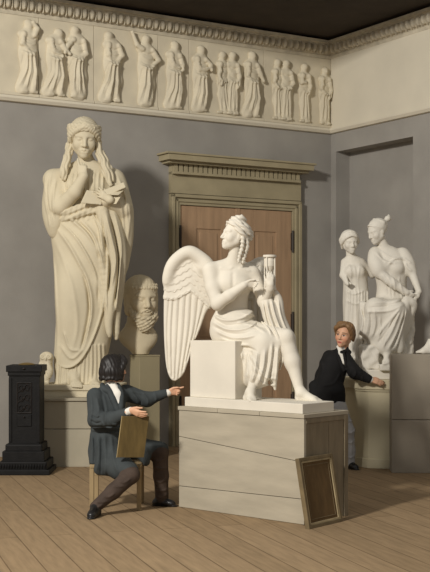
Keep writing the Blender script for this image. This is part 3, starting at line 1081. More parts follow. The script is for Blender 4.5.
Y_w = 10.2
k_w = Y_w / FPX
zs_w = 0.967
wing = thing('plaster_statue', 'white plaster statue of a seated winged figure holding up an hourglass', 'statue', PF(pw / 2, pz, pd / 2))
m = MB()
e = 0.018
m.hexa([PF(a, z, d) for z in (pz, zs_w) for a, d in ((0.04, 0.03), (pw - 0.03, 0.02), (pw - 0.03, 0.45), (0.04, 0.46))], 0.005)
obj('base_slab', m.mesh(), M_plaster_w, wing)
m = MB()
bR, bL = W(235, 0, 10.02), W(190, 0, 10.37)
bu = (bR - bL); bu.z = 0; bn = Vector((-bu.y, bu.x, 0)).normalized()
zb_w = 1.463
m.hexa([Vector((q.x, q.y, z)) for z in (zs_w, zb_w) for q in (bL, bR, bR + bn * 0.36, bL + bn * 0.36)], 0.006)
obj('seat_block', m.mesh(), M_plaster_w, wing)

S = Sculpt(195, 332, 214, 408, -50, 44, 0.6)
# torso
S.ell((233, 280, 12), (19.5, 18, 12.5), k=4)
S.ell((225, 284, 4.5), (9, 6.5, 6), k=5); S.ell((242, 286, 4.5), (8.5, 6, 6), k=5)
S.cap((233, 286, 12), (233, 310, 14), 15.5, 15, k=8, flat=((0, 0, 1), 0.75))
S.ell((228, 326, 16), (18, 18, 16), k=8)
S.cap((213, 269, 13), (232, 263, 12), 7.5, 6.5, k=6); S.cap((251, 272, 13), (234, 263, 12), 7.5, 6.5, k=6)
S.fold([(233, 270), (233, 285), (235, 300)], 2.0, -0.9, front=12)
S.fold([(216, 291), (225, 294), (233, 290)], 1.6, -0.8, front=12); S.fold([(235, 291), (243, 294), (251, 290)], 1.6, -0.8, front=12)
S.fold([(219, 267), (228, 269), (234, 266)], 1.4, 0.7, front=12); S.fold([(238, 267), (246, 270), (252, 271)], 1.4, 0.7, front=12)
# head in profile to the left, lifted
hc, hH = (235.5, 234.5, 6.0), 31.0
hR = head(S, hc, hH, yaw=-68, pitch=-6, roll=3, neck=(233, 266, 11, 7.6))
S.cap((236, 252, 8), (230, 268, 8), 3.2, 2.6, k=3)
# right arm across the body
S.cap((210, 270, 10), (213, 288, 4), 8.2, 7.4, k=4); S.cap((213, 288, 4), (217.5, 304, -3), 7.4, 6.4, k=3)
S.cap((217.5, 304, -3), (229, 296, -9), 6.4, 6.0, k=2.5); S.cap((229, 296, -9), (244, 285.5, -12), 6.0, 3.9, k=2)
hand(S, (244, 285.5, -12), (1, -0.12, 0.05), (0.0, -1, -0.3), 17, curl=(12, 42, 52, 55), flip=1, tout=25)
# left arm raised
S.cap((254, 274, 14), (264, 302, 6), 7.2, 6.0, k=4)
S.cap((264, 302, 6), (270, 288, -4), 5.6, 4.2, k=3); S.cap((270, 288, -4), (270, 285, -6), 4.2, 3.7, k=2)
hand(S, (270, 286, -6.5), (0, -1, 0.05), (-1, 0, 0), 17.5, curl=(24, 24, 26, 30), flip=-1, tout=30)
# legs
S.cap((229, 330, 10), (265, 341, -14), 13.5, 9.5, k=4)
S.cap((265, 341, -14), (256, 372, -20), 9.0, 6.0, k=4); S.cap((256, 372, -20), (249, 392, -26), 6.0, 4.0, k=3)
foot(S, (249.5, 390.5, -27), (246.5, 397.0, -23), (250.5, 397.0, -33), (0.35, 0.08, -1), 10, 1.2, side=1)
S.cap((240, 330, 16), (285, 338.5, -16), 13, 9.0, k=4)
S.cap((284.5, 337.5, -16), (291, 361, -23), 8.6, 7.6, k=4); S.cap((288, 351, -16), (292, 363, -20), 6.6, 6.0, k=4)
S.cap((291, 361, -23), (298, 391, -30), 7.4, 4.2, k=4)
S.ell((286, 335.5, -22), (5, 5.5, 4), k=4)
foot(S, (299, 390.5, -31), (297.5, 396.5, -28), (311, 397.2, -37), (1, 0.1, -0.45), 12, 1.3, side=-1)
obj('figure', S.mesh(Y_w), M_plaster_w, wing, smooth=True)

# hair bound up, locks down the neck
S = Sculpt(218, 262, 210, 274, -16, 30, 0.6)
c, R_, H = hc, hR, hH
S.frame(R_, np.array(c, float) - R_ @ np.array([0, 0, 0.5]) * H, H)
S.ell((0, -0.12, 0.64), (0.355, 0.40, 0.37), k=0.04)
S.ell((0, 0.36, 0.36), (0.33, 0.27, 0.42), k=0.05, op='s')
S.ell((0, -0.02, 1.02), (0.22, 0.26, 0.10), k=0.06)
S.ell((0, -0.46, 0.56), (0.2, 0.16, 0.22), k=0.08)
for sx in (-1, 1):
    S.curve([(sx * 0.05, 0.30, 0.86, 0.06), (sx * 0.22, 0.20, 0.80, 0.075), (sx * 0.33, 0.05, 0.66, 0.08), (sx * 0.35, -0.12, 0.52, 0.08), (sx * 0.24, -0.34, 0.40, 0.08)], k=0.03)
    S.curve([(sx * 0.04, 0.22, 0.94, 0.06), (sx * 0.22, 0.10, 0.90, 0.07), (sx * 0.34, -0.08, 0.76, 0.075), (sx * 0.3, -0.34, 0.6, 0.08)], k=0.03)
    S.curve([(sx * 0.08, 0.08, 1.06, 0.05), (sx * 0.16, -0.05, 1.10, 0.06), (sx * 0.1, -0.22, 1.04, 0.06)], k=0.02)
    S.curve([(sx * 0.34, -0.1, 0.5, 0.06), (sx * 0.37, -0.14, 0.28, 0.065), (sx * 0.33, -0.16, 0.08, 0.06), (sx * 0.36, -0.12, -0.1, 0.055), (sx * 0.32, -0.12, -0.26, 0.05), (sx * 0.34, -0.1, -0.4, 0.03)], k=0.02)
    S.curve([(sx * 0.3, -0.28, 0.4, 0.07), (sx * 0.3, -0.34, 0.16, 0.07), (sx * 0.26, -0.32, -0.05, 0.065), (sx * 0.3, -0.28, -0.25, 0.06), (sx * 0.26, -0.28, -0.42, 0.035)], k=0.02)
S.frame()
S.wave((218, 262, 210, 274, -16, 30), lambda U, V, Wd: 0.45 * np.sin((0.9 * V - 0.5 * U) * 1.7 + 0.8 * np.sin(U * 0.7)))
obj('hair', S.mesh(Y_w), M_plaster_w, wing, smooth=True)

# drapery over hips and legs
S = Sculpt(200, 305, 286, 398, -50, 48, 0.62)
S.ell((229, 331, 16), (19.5, 19, 18), k=5)
S.cap((229, 332, 10), (264, 342, -13), 15, 11.2, k=5); S.cap((240, 332, 16), (282, 339.5, -14), 14, 9.6, k=5)
S.cap((264, 342, -14), (257, 376, -19), 11, 11.5, k=6)
S.cap((246, 350, 2), (252, 378, -8), 12, 10, k=8)
S.cap((275, 344, -14), (269, 372, -17), 8, 8.5, k=8)
S.cap((281, 342, -14), (281, 356, -15), 8, 5.0, k=5)
S.chain([(272, 352, -22, 4), (272, 372, -22, 4.2), (274, 388, -21, 1.2)], k=3)
S.chain([(238, 342, -4, 6), (240, 356, -8, 5), (238.5, 368, -9, 3.4)], k=4)
S.ell((234, 319, 12), (21, 11, 15.5), k=5, R=rot('z', -0.22))
# cloth hanging from the left arm
S.curve([(262, 296, 8, 4), (268, 306, 2, 6), (273, 322, 0, 7.5), (279, 342, 2, 8)], k=4, flat=((0, 0, 1), 0.7))
S.curve([(273, 290, 2, 2.0), (279, 300, 4, 3), (280, 318, 4, 5), (288, 338, 4, 6)], k=3)
S.cut((0.0, 1, 0), (0, 390.5, 0))
f = [([(211, 313), (224, 320), (242, 318), (256, 309)], 1.6, 1.4), ([(211, 321), (227, 329), (246, 328), (262, 318)], 1.6, 1.5),
     ([(214, 330), (230, 337), (246, 337), (258, 333)], 1.7, 1.2), ([(220, 338), (236, 344), (250, 345)], 1.6, 1.2),
     ([(236, 322), (252, 325), (266, 333)], 1.5, 1.0), ([(240, 313), (256, 317), (270, 330)], 1.4, 1.2),
     ([(271, 342), (270, 360), (264, 384)], 1.7, 1.5), ([(264, 348), (262, 366), (256, 384)], 1.6, 1.5), ([(256, 350), (254, 368), (250, 382)], 1.6, 1.4),
     ([(246, 350), (247, 364), (246, 378)], 1.5, 1.4), ([(248, 352), (262, 374), (276, 378)], 1.6, 1.3), ([(250, 362), (262, 382), (276, 384)], 1.5, 1.2),
     ([(277, 345), (276, 362), (274, 384)], 1.5, 1.5), ([(284, 346), (282, 360), (278, 372)], 1.4, 1.4), ([(236, 346), (241, 356), (237, 364)], 1.4, 1.4),
     ([(266, 300), (270, 318), (278, 340)], 1.3, 1.6), ([(271, 298), (275, 316), (284, 338)], 1.3, 1.6), ([(262, 302), (266, 322), (271, 336)], 1.2, 1.4),
     ([(278, 298), (281, 316), (289, 336)], 1.1, 1.4)]
for p, w_, a in f: S.fold(p, w_ * 0.9, a * 1.3, front=14)
for p, w_, a in [([(212, 317), (226, 325), (244, 323), (259, 313)], 1.1, -1.2), ([(213, 326), (228, 333), (246, 333), (260, 326)], 1.1, -1.1),
                 ([(268, 346), (266, 364), (260, 386)], 1.0, -1.3), ([(260, 350), (258, 368), (253, 384)], 1.0, -1.3), ([(280, 344), (279, 362), (276, 378)], 1.0, -1.3), ([(273, 344), (271, 362), (267, 386)], 1.4, -2.6), ([(237, 343), (240, 358), (242, 380)], 1.3, -2.4), ([(222, 342), (236, 346), (250, 348), (258, 352)], 1.0, -1.2), ([(258, 310), (264, 322), (276, 334)], 1.0, -1.4),
                 ([(269, 300), (273, 318), (281, 340)], 0.9, -1.5), ([(264, 302), (268, 320), (275, 338)], 0.9, -1.3), ([(251, 350), (251, 368), (248, 382)], 1.0, -1.2)]:
    S.fold(p, w_, a, front=14)
obj('drapery', S.mesh(Y_w), M_plaster_w, wing, smooth=True)

# wings
def make_wing(out, cover, quills, w0, tilt, name):
    xs = [p[0] for p in out]; ys = [p[1] for p in out]
    S = Sculpt(min(xs) - 4, max(xs) + 4, min(ys) - 4, max(ys) + 4, w0 - 22, w0 + 22, 0.7)
    S.poly(out, w0, 2.2, smooth=2, rnd=1.8, tilt=tilt, dome=2.0)
    c0 = np.array(out).mean(0)
    cov = np.array(cover, float)
    def fn(U, V, Wd):
        lim = np.interp(U, cov[:, 0], cov[:, 1])
        up = V < lim
        # rows of scale feathers
        row = (V - (lim - 60)) / 7.2
        ri = np.floor(row)
        x = (U + 3.1 * (ri % 2)) / 6.2
        xf = x - np.floor(x) - 0.5
        fr = row - ri + 0.55 * xf * xf * 4 * 0.5 - 0.2
        fr = fr - np.floor(fr)
        a = np.where(up, 1.1 * fr * (1 - 1.6 * xf * xf), 0)
        edge = np.clip(1 - np.abs(V - lim) / 4.0, 0, 1) * (V < lim)
        return (a + 1.2 * edge) + 0 * Wd
    S.wave((min(xs), max(xs), min(ys) + 6, max(ys), w0 - 22, w0 + 22), fn)
    for q in quills:
        S.fold(q, 0.9, -1.3, taper=False)
    for a, b in zip(quills, quills[1:]):
        md = [((p[0] + r[0]) / 2, (p[1] + r[1]) / 2) for p, r in zip(a, b)]
        S.fold(md, 0.6, 0.5, taper=False)
    return S
wo = [(209, 262), (203, 259.5), (197, 252), (191, 247.5), (184, 248.5), (176, 254.5), (169.5, 263.5), (164.5, 277), (162.8, 292), (162.5, 320), (163.2, 346), (165, 368), (168.5, 379),
      (173, 383), (178, 380.5), (183.5, 375), (188, 362), (194, 342), (200, 329), (205, 314), (208, 309), (213, 305), (213, 288), (212, 272)]
cov = [(160, 298), (168, 300), (174, 300), (180, 297), (185, 294), (191, 291), (197, 297), (203, 302), (210, 309), (216, 312)]
qu = [[(168.5, 299), (166.5, 330), (168.0, 372)], [(173, 300), (171, 335), (171.5, 378)], [(179, 299), (177, 335), (174.5, 380)], [(185.5, 296), (183, 335), (178, 378)],
      [(191.5, 294), (189, 330), (182, 372)], [(198, 298), (194.5, 328), (186, 362)], [(204, 304), (200, 318), (193, 342)]]
S = make_wing(wo, cov, qu, 24, (-0.06, -0.02), 'wing')
S.cap((204, 266, 22), (216, 274, 18), 7.5, 7.0, k=5)
S.curve([(209, 264, 21, 4.0), (198, 255, 22, 3.4), (188, 250.5, 22.5, 3.2), (177, 257, 23.5, 3.2), (169.5, 267, 24, 3.0), (165.5, 282, 25, 2.4)], k=6)
obj('wing', S.mesh(Y_w), M_plaster_w, wing, smooth=True)
wo2 = [(244, 268), (249, 262), (255, 257), (262, 254.5), (269, 256), (274, 262), (277, 273), (277, 290), (276, 306), (273, 322), (266, 334), (258, 338), (250, 334), (246, 318), (243, 296)]
cov2 = [(240, 296), (250, 300), (262, 294), (270, 298), (280, 296)]
qu2 = [[(252, 300), (252, 318), (254, 334)], [(258, 298), (258, 318), (258, 336)], [(264, 296), (264, 316), (262, 334)], [(270, 298), (270, 314), (266, 330)]]
S = make_wing(wo2, cov2, qu2, 34, (0.12, 0.0), 'wing')
S.cap((242, 270, 24), (250, 268, 33), 6.5, 5, k=5)
obj('wing', S.mesh(Y_w), M_plaster_w, wing, smooth=True)

# hourglass
def LP(u, v, w, Y0=Y_w):
    k = Y0 / FPX
    return Vector(((u - CX) * k, Y0 + w * k, EYE - (v - HZ) * k))
m = MB()
hb = LP(269.7, 290, 0)
kk = k_w
m.lathe(hb, [(6.6 * kk, 0), (6.8 * kk, 1 * kk), (6.6 * kk, 2.2 * kk), (4.6 * kk, 2.3 * kk), (5.3 * kk, 6 * kk), (5.0 * kk, 10 * kk), (3.0 * kk, 14 * kk), (1.3 * kk, 17 * kk), (3.0 * kk, 20 * kk),
             (5.0 * kk, 24 * kk), (5.3 * kk, 29 * kk), (4.6 * kk, 32.6 * kk), (6.6 * kk, 32.7 * kk), (6.8 * kk, 34 * kk), (6.6 * kk, 35 * kk), (5.2 * kk, 35.1 * kk), (4.6 * kk, 34.2 * kk)], 32)
for i in range(4):
    a = PI / 4 + i * PI / 2 + 0.25
    q = Vector((math.cos(a), math.sin(a), 0)) * 5.8 * kk
    m.tube([hb + q + Vector((0, 0, 2 * kk)), hb + q + Vector((0, 0, 33 * kk))], 0.65 * kk, 8)
obj('hourglass', m.mesh(), M_plaster_w, wing, smooth=False)
# ------------------------------------------------------------------ the standing wreathed statue
Y_l = 13.62
k_l = Y_l / FPX
zb_l = z1
lady = thing('plaster_statue', 'colossal standing plaster statue of a wreathed woman, finger at chin, holding a book', 'statue', (W(84, 0, Y_l).x, Y_l, zb_l))
z_slab = 0.908
xl0, xl1 = W(40.5, 0, 13.25).x, W(121, 0, 13.25).x
m = MB()
m.box(((xl0 + xl1) / 2, 13.6, (0.845 + z_slab) / 2), (xl1 - xl0, 0.68, z_slab - 0.845), -0.05, 0.008)
m.box(((xl0 + xl1) / 2 + 0.005, 13.6, (zb_l + 0.845) / 2), (xl1 - xl0 - 0.02, 0.64, 0.845 - zb_l), -0.05, 0.004)
obj('base_slab', m.mesh(), M_plaster_y, lady)

S = Sculpt(42, 136, 114, 392, -44, 30, 0.62)
# long under-robe
S.loft([(160, 86, 0, 8, 7), (166, 87, 0, 22, 10), (172, 87, 0, 31, 12.5), (184, 88, 0, 34, 15), (200, 90, 0, 34, 16), (214, 91, 0, 37, 17), (236, 91, 0, 38, 19), (262, 90, 0, 35, 20), (300, 87, 0, 30, 19), (340, 83, 0, 28, 18), (366, 80, 0, 26, 17), (380, 80, -1, 25, 18), (386, 80, -1, 26, 19)], k=3, ex=2.3)
S.ell((87, 186, -9), (22, 14, 9), k=6)
S.ell((77, 187, -14), (8.5, 8, 6), k=5); S.ell((97, 187, -14), (8.5, 8, 6), k=5)
for i in range(9):
    u = 70 + i * 4.2
    S.fold([(u + 1, 172), (u + 0.3 * (u - 88) * 0.2, 190), (u + (88 - u) * 0.05, 204)], 0.95, 1.1, front=0)
# lower pleats of the under-robe
for i in range(13):
    u = 57.5 + i * 3.9
    S.fold([(u + 3 - i * 0.2, 345), (u + 1, 366), (u, 389)], 1.2, 1.8 if i % 2 else 1.1, front=4, taper=False)
# neck, head
hc_l, hH_l = (85.0, 139.5, -8.0), 38.0
hR_l = head(S, hc_l, hH_l, yaw=10, pitch=12, roll=2, neck=(88, 169, 1, 9))
# right arm bent up to the chin
S.cap((54, 180, -2), (62, 208, -14), 11, 9.5, k=5)
S.cap((64, 208, -17), (78, 195, -26), 7.6, 6.8, k=3); S.cap((78, 195, -26), (87, 180, -29), 6.8, 4.6, k=2)
hand(S, (87, 180.5, -29), (-0.12, -1, 0.12), (-1, -0.1, 0.1), 21, curl=(6, 62, 68, 70), flip=-1, tout=18)
# left arm under the mantle, hand under the book
S.cap((114, 179, -1), (121, 210, -6), 9.5, 10, k=5)
S.cap((124, 210, -10), (108, 203, -24), 8.5, 6, k=4)
S.cap((108, 204, -24), (113, 203, -32), 5, 4, k=3)
hand(S, (113, 203.5, -33), (-0.82, -0.55, -0.05), (0.5, -0.85, 0.0), 18, curl=(12, 16, 20, 24), flip=1, tout=30, spread=9)
# sleeves
S.curve([(57, 177, 0, 7), (52.5, 197, -2, 8), (53.5, 216, -5, 8.5), (56, 232, -6, 6)], k=4)
S.curve([(60, 214, -10, 6), (57, 224, -10, 6), (55, 234, -7, 4)], k=3)
for p in ([(48, 172), (46, 195), (50, 218)], [(53, 174), (51, 198), (55, 228)], [(58, 180), (56, 202), (57, 222)], [(47, 186), (49, 206), (53, 234)]):
    S.fold(p, 1.2, 1.3, front=6)
S.curve([(116, 178, 0, 7), (121, 192, -1, 6.5), (126, 210, -5, 6), (127, 228, -5, 5.5), (126, 246, 0, 5), (121, 272, 2, 5)], k=4)
for p in ([(118, 176), (127, 200), (129, 232)], [(122, 186), (131, 212), (128, 244)], [(117, 186), (124, 216), (123, 250)]):
    S.fold(p, 1.3, 1.4, front=8)
# feet
foot(S, (76, 376, -16), (75, 383.5, -8), (79, 383.6, -26), (0.3, 0.02, -1), 12, 1.5, side=-1)
foot(S, (94, 378, -10), (94, 384, -6), (97, 384.0, -22), (0.2, 0.02, -1), 12, 1.3, side=1)
obj('figure', S.mesh(Y_l), M_plaster_y, lady, smooth=True)

# mantle round hips and legs
S = Sculpt(44, 138, 196, 378, -40, 34, 0.7)
S.loft([(205, 92, 0, 33, 17), (214, 91, 0, 39, 19.5), (236, 91, 0, 40, 22), (256, 90, 0, 36.5, 23), (280, 88, 0, 33, 22.5), (310, 86, 0, 29, 22), (340, 82, 0, 26.5, 21), (362, 79, 0, 25, 20), (374, 79, 0, 24, 20)], k=2)
S.ell((72, 300, -12), (13, 34, 13), k=12)
S.ell((94, 250, -10), (18, 24, 14), k=10)
# open below the curved hem
S.poly([(40, 366), (58, 364.5), (68, 367), (76, 365), (84, 358), (92, 345), (99, 328), (104, 310), (108, 288), (140, 288), (140, 400), (40, 400)], -12, 30, k=0.6, op='s', rnd=0.4)
S.poly([(40, 370), (60, 368), (90, 368), (140, 366), (140, 400), (40, 400)], 20, 30, k=0.6, op='s', rnd=0.4)
# rolled upper edge and cascade on the right
S.curve([(56, 215, -12, 2.6), (66, 214, -19, 2.8), (78, 211, -21.5, 3.0), (90, 207, -22, 2.8), (100, 206, -20, 2.6)], k=2)
S.curve([(58, 220, -13, 2), (74, 219, -20, 2.4), (88, 214, -22, 2.4), (102, 212, -21, 2.4)], k=2)
S.wave((56, 104, 203, 222, -40, 0), lambda U, V, Wd: 0.55 * np.sin(U * 0.95 + V * 0.9) * np.sin(U * 0.33 - V * 0.5 + 1))
S.curve([(103, 208, -22, 5), (108, 226, -22, 5.5), (114, 250, -20, 5.2), (116, 274, -18, 4.6), (113, 300, -17, 4.4), (110, 320, -16, 3.6), (111, 336, -16, 1.6)], k=3)
S.curve([(112, 212, -16, 5), (119, 236, -14, 5.2), (122, 258, -12, 5), (120, 286, -10, 4.6), (117, 312, -8, 4), (117, 338, -8, 2.2)], k=3)
S.curve([(106, 232, -24, 2.6), (104, 256, -22, 3), (107, 284, -19, 3), (106, 306, -18, 2)], k=2)
F = [([(54, 236), (66, 262), (76, 290), (80, 326), (72, 358)], 2.2, 0.7), ([(56, 226), (74, 250), (90, 282), (94, 310), (86, 346)], 2.0, 1.9),
     ([(62, 222), (80, 240), (96, 268), (103, 296)], 1.9, 1.9), ([(72, 220), (90, 236), (104, 258)], 1.8, 1.6), ([(53, 252), (57, 282), (59.5, 320), (58, 356)], 1.6, 0.9), ([(84, 222), (98, 240), (106, 270)], 1.6, 1.5), ([(94, 214), (102, 232), (106, 256)], 1.4, 1.5),
     ([(66, 330), (72, 348), (84, 350)], 1.5, 1.0), ([(62, 345), (74, 358), (86, 348)], 1.4, 1.1),
     ([(58, 364), (68, 367), (76, 365), (84, 358), (92, 345), (99, 328), (104, 310), (107, 290)], 1.4, 1.3),
     ([(108, 214), (114, 240), (118, 262), (113, 290)], 1.3, 1.6), ([(116, 214), (123, 246), (121, 280), (117, 320)], 1.3, 1.5), ([(106, 226), (110, 250), (109, 290), (108, 318)], 1.2, 1.5)]
for p, w_, a in F: S.fold(p, w_ * 0.9, a * 1.35, front=4)
for p, w_, a in [([(84, 268), (90, 290), (91, 314), (84, 348)], 1.5, -1.9), ([(66, 224), (84, 244), (99, 274), (100, 306)], 1.3, -1.6),
                 ([(78, 221), (94, 238), (104, 264)], 1.2, -1.4), ([(62, 214), (58, 226), (55, 236)], 1.2, -2.0), ([(111, 214), (118, 244), (120, 272), (115, 310)], 0.9, -1.7),
                 ([(104, 214), (107, 240), (112, 266), (109, 300)], 0.9, -1.6), ([(90, 290), (92, 318), (82, 352)], 1.1, -1.2)]:
    S.fold(p, w_, a * 1.4, front=4)
obj('mantle', S.mesh(Y_l), M_plaster_y, lady, smooth=True)

# hair with long locks
S = Sculpt(58, 122, 112, 194, -34, 22, 0.7)
c, R_, H = hc_l, hR_l, hH_l
S.frame(R_, np.array(c, float) - R_ @ np.array([0, 0, 0.5]) * H, H)
S.ell((0, -0.10, 0.64), (0.40, 0.44, 0.42), k=0.04)
S.ell((0, 0.34, 0.34), (0.29, 0.34, 0.46), k=0.04, op='s')
for sx in (-1, 1):
    S.curve([(0, 0.36, 0.83, 0.05), (sx * 0.14, 0.32, 0.76, 0.07), (sx * 0.27, 0.22, 0.66, 0.075), (sx * 0.34, 0.10, 0.55, 0.08), (sx * 0.34, 0.0, 0.42, 0.07)], k=0.025)
    S.curve([(0, 0.32, 0.9, 0.05), (sx * 0.2, 0.26, 0.82, 0.06), (sx * 0.34, 0.12, 0.7, 0.07), (sx * 0.38, -0.02, 0.56, 0.07)], k=0.025)
S.frame()
S.curve([(71, 142, -4, 3.4), (69.5, 154, -8, 3.8), (68, 166, -14, 3.8), (65.5, 175, -17, 3.4), (66.5, 181, -18, 2.0)], k=1.5)
S.curve([(98.5, 143, -4, 3.4), (100.5, 155, -8, 3.6), (105, 165, -14, 3.8), (108.5, 176, -17, 3.6), (112, 187, -18, 2.2)], k=1.5)
S.curve([(101, 152, -4, 2.6), (106, 161, -9, 3), (111, 172, -14, 2.8), (114, 182, -15, 1.8)], k=1.2)
def strands(U, V, Wd):
    return np.where(U > 85, 0.5 * np.sin((U - 0.34 * V) * 1.9 + 1.5 * np.sin(V * 0.42)), 0.5 * np.sin((U + 0.1 * V) * 1.9 + 1.5 * np.sin(V * 0.42)))
S.wave((58, 122, 140, 194, -34, 22), strands)
def strands2(U, V, Wd):
    return 0.3 * np.sin((V * 0.9 + 1.1 * np.abs(U - 85)) * 1.9 + 0.8 * np.sin(U * 0.6))
S.wave((58, 122, 112, 140, -34, 22), strands2)
obj('hair', S.mesh(Y_l), M_plaster_y, lady, smooth=True)

# wreath of leaves
S = Sculpt(58, 112, 112, 150, -32, 22, 0.6)
S.frame(R_, np.array(c, float) - R_ @ np.array([0, 0, 0.5]) * H, H)
rnd_ = random.Random(3)
for i in range(44):
    t = 2 * PI * i / 44
    x, y = 0.415 * math.sin(t), -0.09 + 0.455 * math.cos(t)
    z = 0.73 + 0.045 * math.cos(t * 22) + 0.075 * math.cos(t)
    lx = np.array([math.cos(t), -math.sin(t), 0.5 * (1 if i % 2 else -1)]); lx /= np.linalg.norm(lx)
    ly = np.array([math.sin(t), math.cos(t), 0.25]); ly -= lx * (lx @ ly); ly /= np.linalg.norm(ly)
    lz = np.cross(lx, ly)
    S.ell((x, y, z), (0.10, 0.035, 0.055), k=0.008, R=np.stack([lx, ly, lz], 1))
    if i % 4 == 0: S.ell((x * 1.06, -0.1 + (y + 0.1) * 1.06, z - 0.04), (0.03, 0.03, 0.03), k=0.005)
S.frame()
obj('wreath', S.mesh(Y_l), M_plaster_y, lady, smooth=True)

# open book
S = Sculpt(80, 133, 180, 214, -42, -6, 0.6)
S.poly([(90, 193), (105.5, 197), (104.5, 207.8), (84.5, 206.5)], -30, 0.9, tilt=(0.25, -0.25), rnd=0.4)
S.poly([(104, 197.2), (124, 199), (119, 207.2), (104, 208)], -28, 0.9, tilt=(-0.35, -0.25), rnd=0.4)
S.poly([(90, 193), (103, 195), (126, 185.5), (128.5, 190.5), (121.5, 199), (105, 198)], -27, 1.6, tilt=(0.0, -1.5), rnd=0.5)
S.poly([(103.5, 195), (126, 185.3), (128.4, 190.8), (109.8, 199.4)], -31, 1.3, tilt=(0.05, -0.3), rnd=0.5)
obj('open_book', S.mesh(Y_l), M_plaster_y, lady, smooth=False)

# small owl on the base
S = Sculpt(36, 62, 346, 390, -28, 6, 0.5)
S.ell((48.5, 357, -14), (6.6, 5.8, 5.6), k=2)
S.ell((46.5, 371, -11), (7.6, 12, 7.5), k=3, R=rot('z', 0.2))
S.cap((48.4, 358, -13), (47, 368, -12), 5.6, 7, k=2)
S.curve([(50, 363, -17, 2.5), (52, 371, -17, 3), (48, 379, -15, 2.4), (43, 383, -12, 1.4)], k=1.5)
S.curve([(43, 364, -16, 2.0), (41.5, 372, -15, 2.4), (42, 379, -13, 1.6)], k=1.5)
for u in (45.6, 51.6):
    S.ell((u, 356, -18.6), (3.2, 3.2, 1.8), k=0.3)
    S.ell((u, 356, -20.2), (1.7, 1.7, 1.0), k=0.3, op='s')
    S.ell((u, 356, -19.6), (0.9, 0.9, 0.9), k=0.1)
S.cap((48.6, 357, -20), (48.6, 359.6, -20.5), 0.9, 0.5, k=0.6)
for u in (46.5, 50): S.cap((u, 380, -16), (u, 383.2, -18), 1.6, 1.8, k=1.5)
S.wave((38, 58, 362, 382, -28, 6), lambda U, V, Wd: 0.35 * np.sin(V * 2.2) * np.sin(U * 2.0 + V))
obj('owl', S.mesh(Y_l), M_plaster_y, lady, smooth=True)
# ------------------------------------------------------------------ bearded bust
Y_b = bust_c.y
bust = thing('plaster_bust', 'plaster bust of a bearded man on the tall stone pillar between the statues', 'bust', (bust_c.x, Y_b, bz))
S = Sculpt(112, 164, 270, 360, -26, 24, 0.65)
hc_b, hH_b = (141.5, 299.0, -1.0), 43.5
hR_b = head(S, hc_b, hH_b, yaw=24, pitch=2, fem=False, neck=(138, 336, 4, 12))
c, R_, H = hc_b, hR_b, hH_b
S.cap((139, 320, 0), (138, 332, 3), 12, 13, k=3)
S.loft([(326, 138, 4, 12, 10), (332, 138, 3, 18, 12), (338, 138, 2, 19.5, 13), (345, 139, 1, 16, 12), (351, 140, 0, 10, 10), (355.5, 141, 0, 7.5, 8.5)], k=5)
S.cut((0, 1, 0), (0, 354.4, 0))
obj('head_and_shoulders', S.mesh(Y_b), M_plaster_b, bust, smooth=True)
S = Sculpt(112, 166, 268, 335, -30, 26, 0.6)
S.frame(R_, np.array(c, float) - R_ @ np.array([0, 0, 0.5]) * H, H)
S.ell((0, -0.10, 0.66), (0.39, 0.46, 0.40), k=0.04)
S.ell((0, 0.40, 0.40), (0.30, 0.33, 0.385), k=0.03, op='s')
for i in range(11):
    x = (i - 5) * 0.05
    S.ell((x * 1.15, 0.335 - 2.0 * x * x, 0.755), (0.034, 0.03, 0.045), k=0.012); S.ell((x * 1.12 + 0.02, 0.29 - 2.0 * x * x, 0.82), (0.034, 0.03, 0.04), k=0.012)
for sx in (-1, 1):
    S.cap((sx * 0.34, -0.04, 0.56), (sx * 0.31, 0.0, 0.2), 0.085, 0.09, k=0.06)
S.frame()
S.wave((112, 166, 268, 320, -30, 26), lambda U, V, Wd: 0.22 * np.sin(U * 1.3 + 0.9 * np.sin(V * 0.5)) * np.sin(V * 0.9 + Wd * 0.8))
obj('hair', S.mesh(Y_b), M_plaster_b, bust, smooth=True)
S = Sculpt(118, 166, 296, 342, -34, 16, 0.55)
S.frame(R_, np.array(c, float) - R_ @ np.array([0, 0, 0.5]) * H, H)
rb = random.Random(11)
for sx in (-1, 1):
    S.cap((sx * 0.30, 0.0, 0.38), (sx * 0.2, 0.2, 0.10), 0.05, 0.13, k=0.05)
    S.cap((sx * 0.02, 0.405, 0.262), (sx * 0.13, 0.345, 0.185), 0.03, 0.026, k=0.02)
S.ell((0, 0.22, -0.03), (0.23, 0.19, 0.17), k=0.05)
S.ell((0, 0.24, -0.13), (0.16, 0.15, 0.14), k=0.05)
for i in range(30):
    a = -1.25 + 2.5 * i / 29.0
    for r_, z_ in ((0.31, 0.06), (0.30, -0.05), (0.25, -0.14), (0.17, -0.2)):
        x = r_ * math.sin(a) * 0.9
        y = 0.10 + r_ * 0.9 * math.cos(a)
        S.ell((x + rb.uniform(-.01, .01), y, z_ + 0.12 * (abs(a) / 1.25) ** 2), (0.042, 0.045, 0.05), k=0.006)
S.frame()
S.wave((118, 166, 306, 340, -34, 16), lambda U, V, Wd: 0.75 * np.sin(U * 1.25 + 0.5 * V) * np.sin(V * 1.2 - 0.4 * U + Wd * 0.8))
obj('beard', S.mesh(Y_b), M_plaster_b, bust, smooth=True)

# ------------------------------------------------------------------ the pair on the octagonal pedestal
Y_g = 13.42
k_g = Y_g / FPX
pair = thing('plaster_statue', 'plaster group of a seated draped woman with hair in a bun and a standing companion', 'statue', (oc.x, oc.y, oz))
zg = 1.085
m = MB(); m.slab([(oc.x - 0.47, oc.y - 0.36), (oc.x + 0.40, oc.y - 0.36), (oc.x + 0.44, oc.y + 0.36), (oc.x - 0.43, oc.y + 0.36)], oz, zg, 0.01)
obj('base_slab', m.mesh(), M_plaster_g, pair)
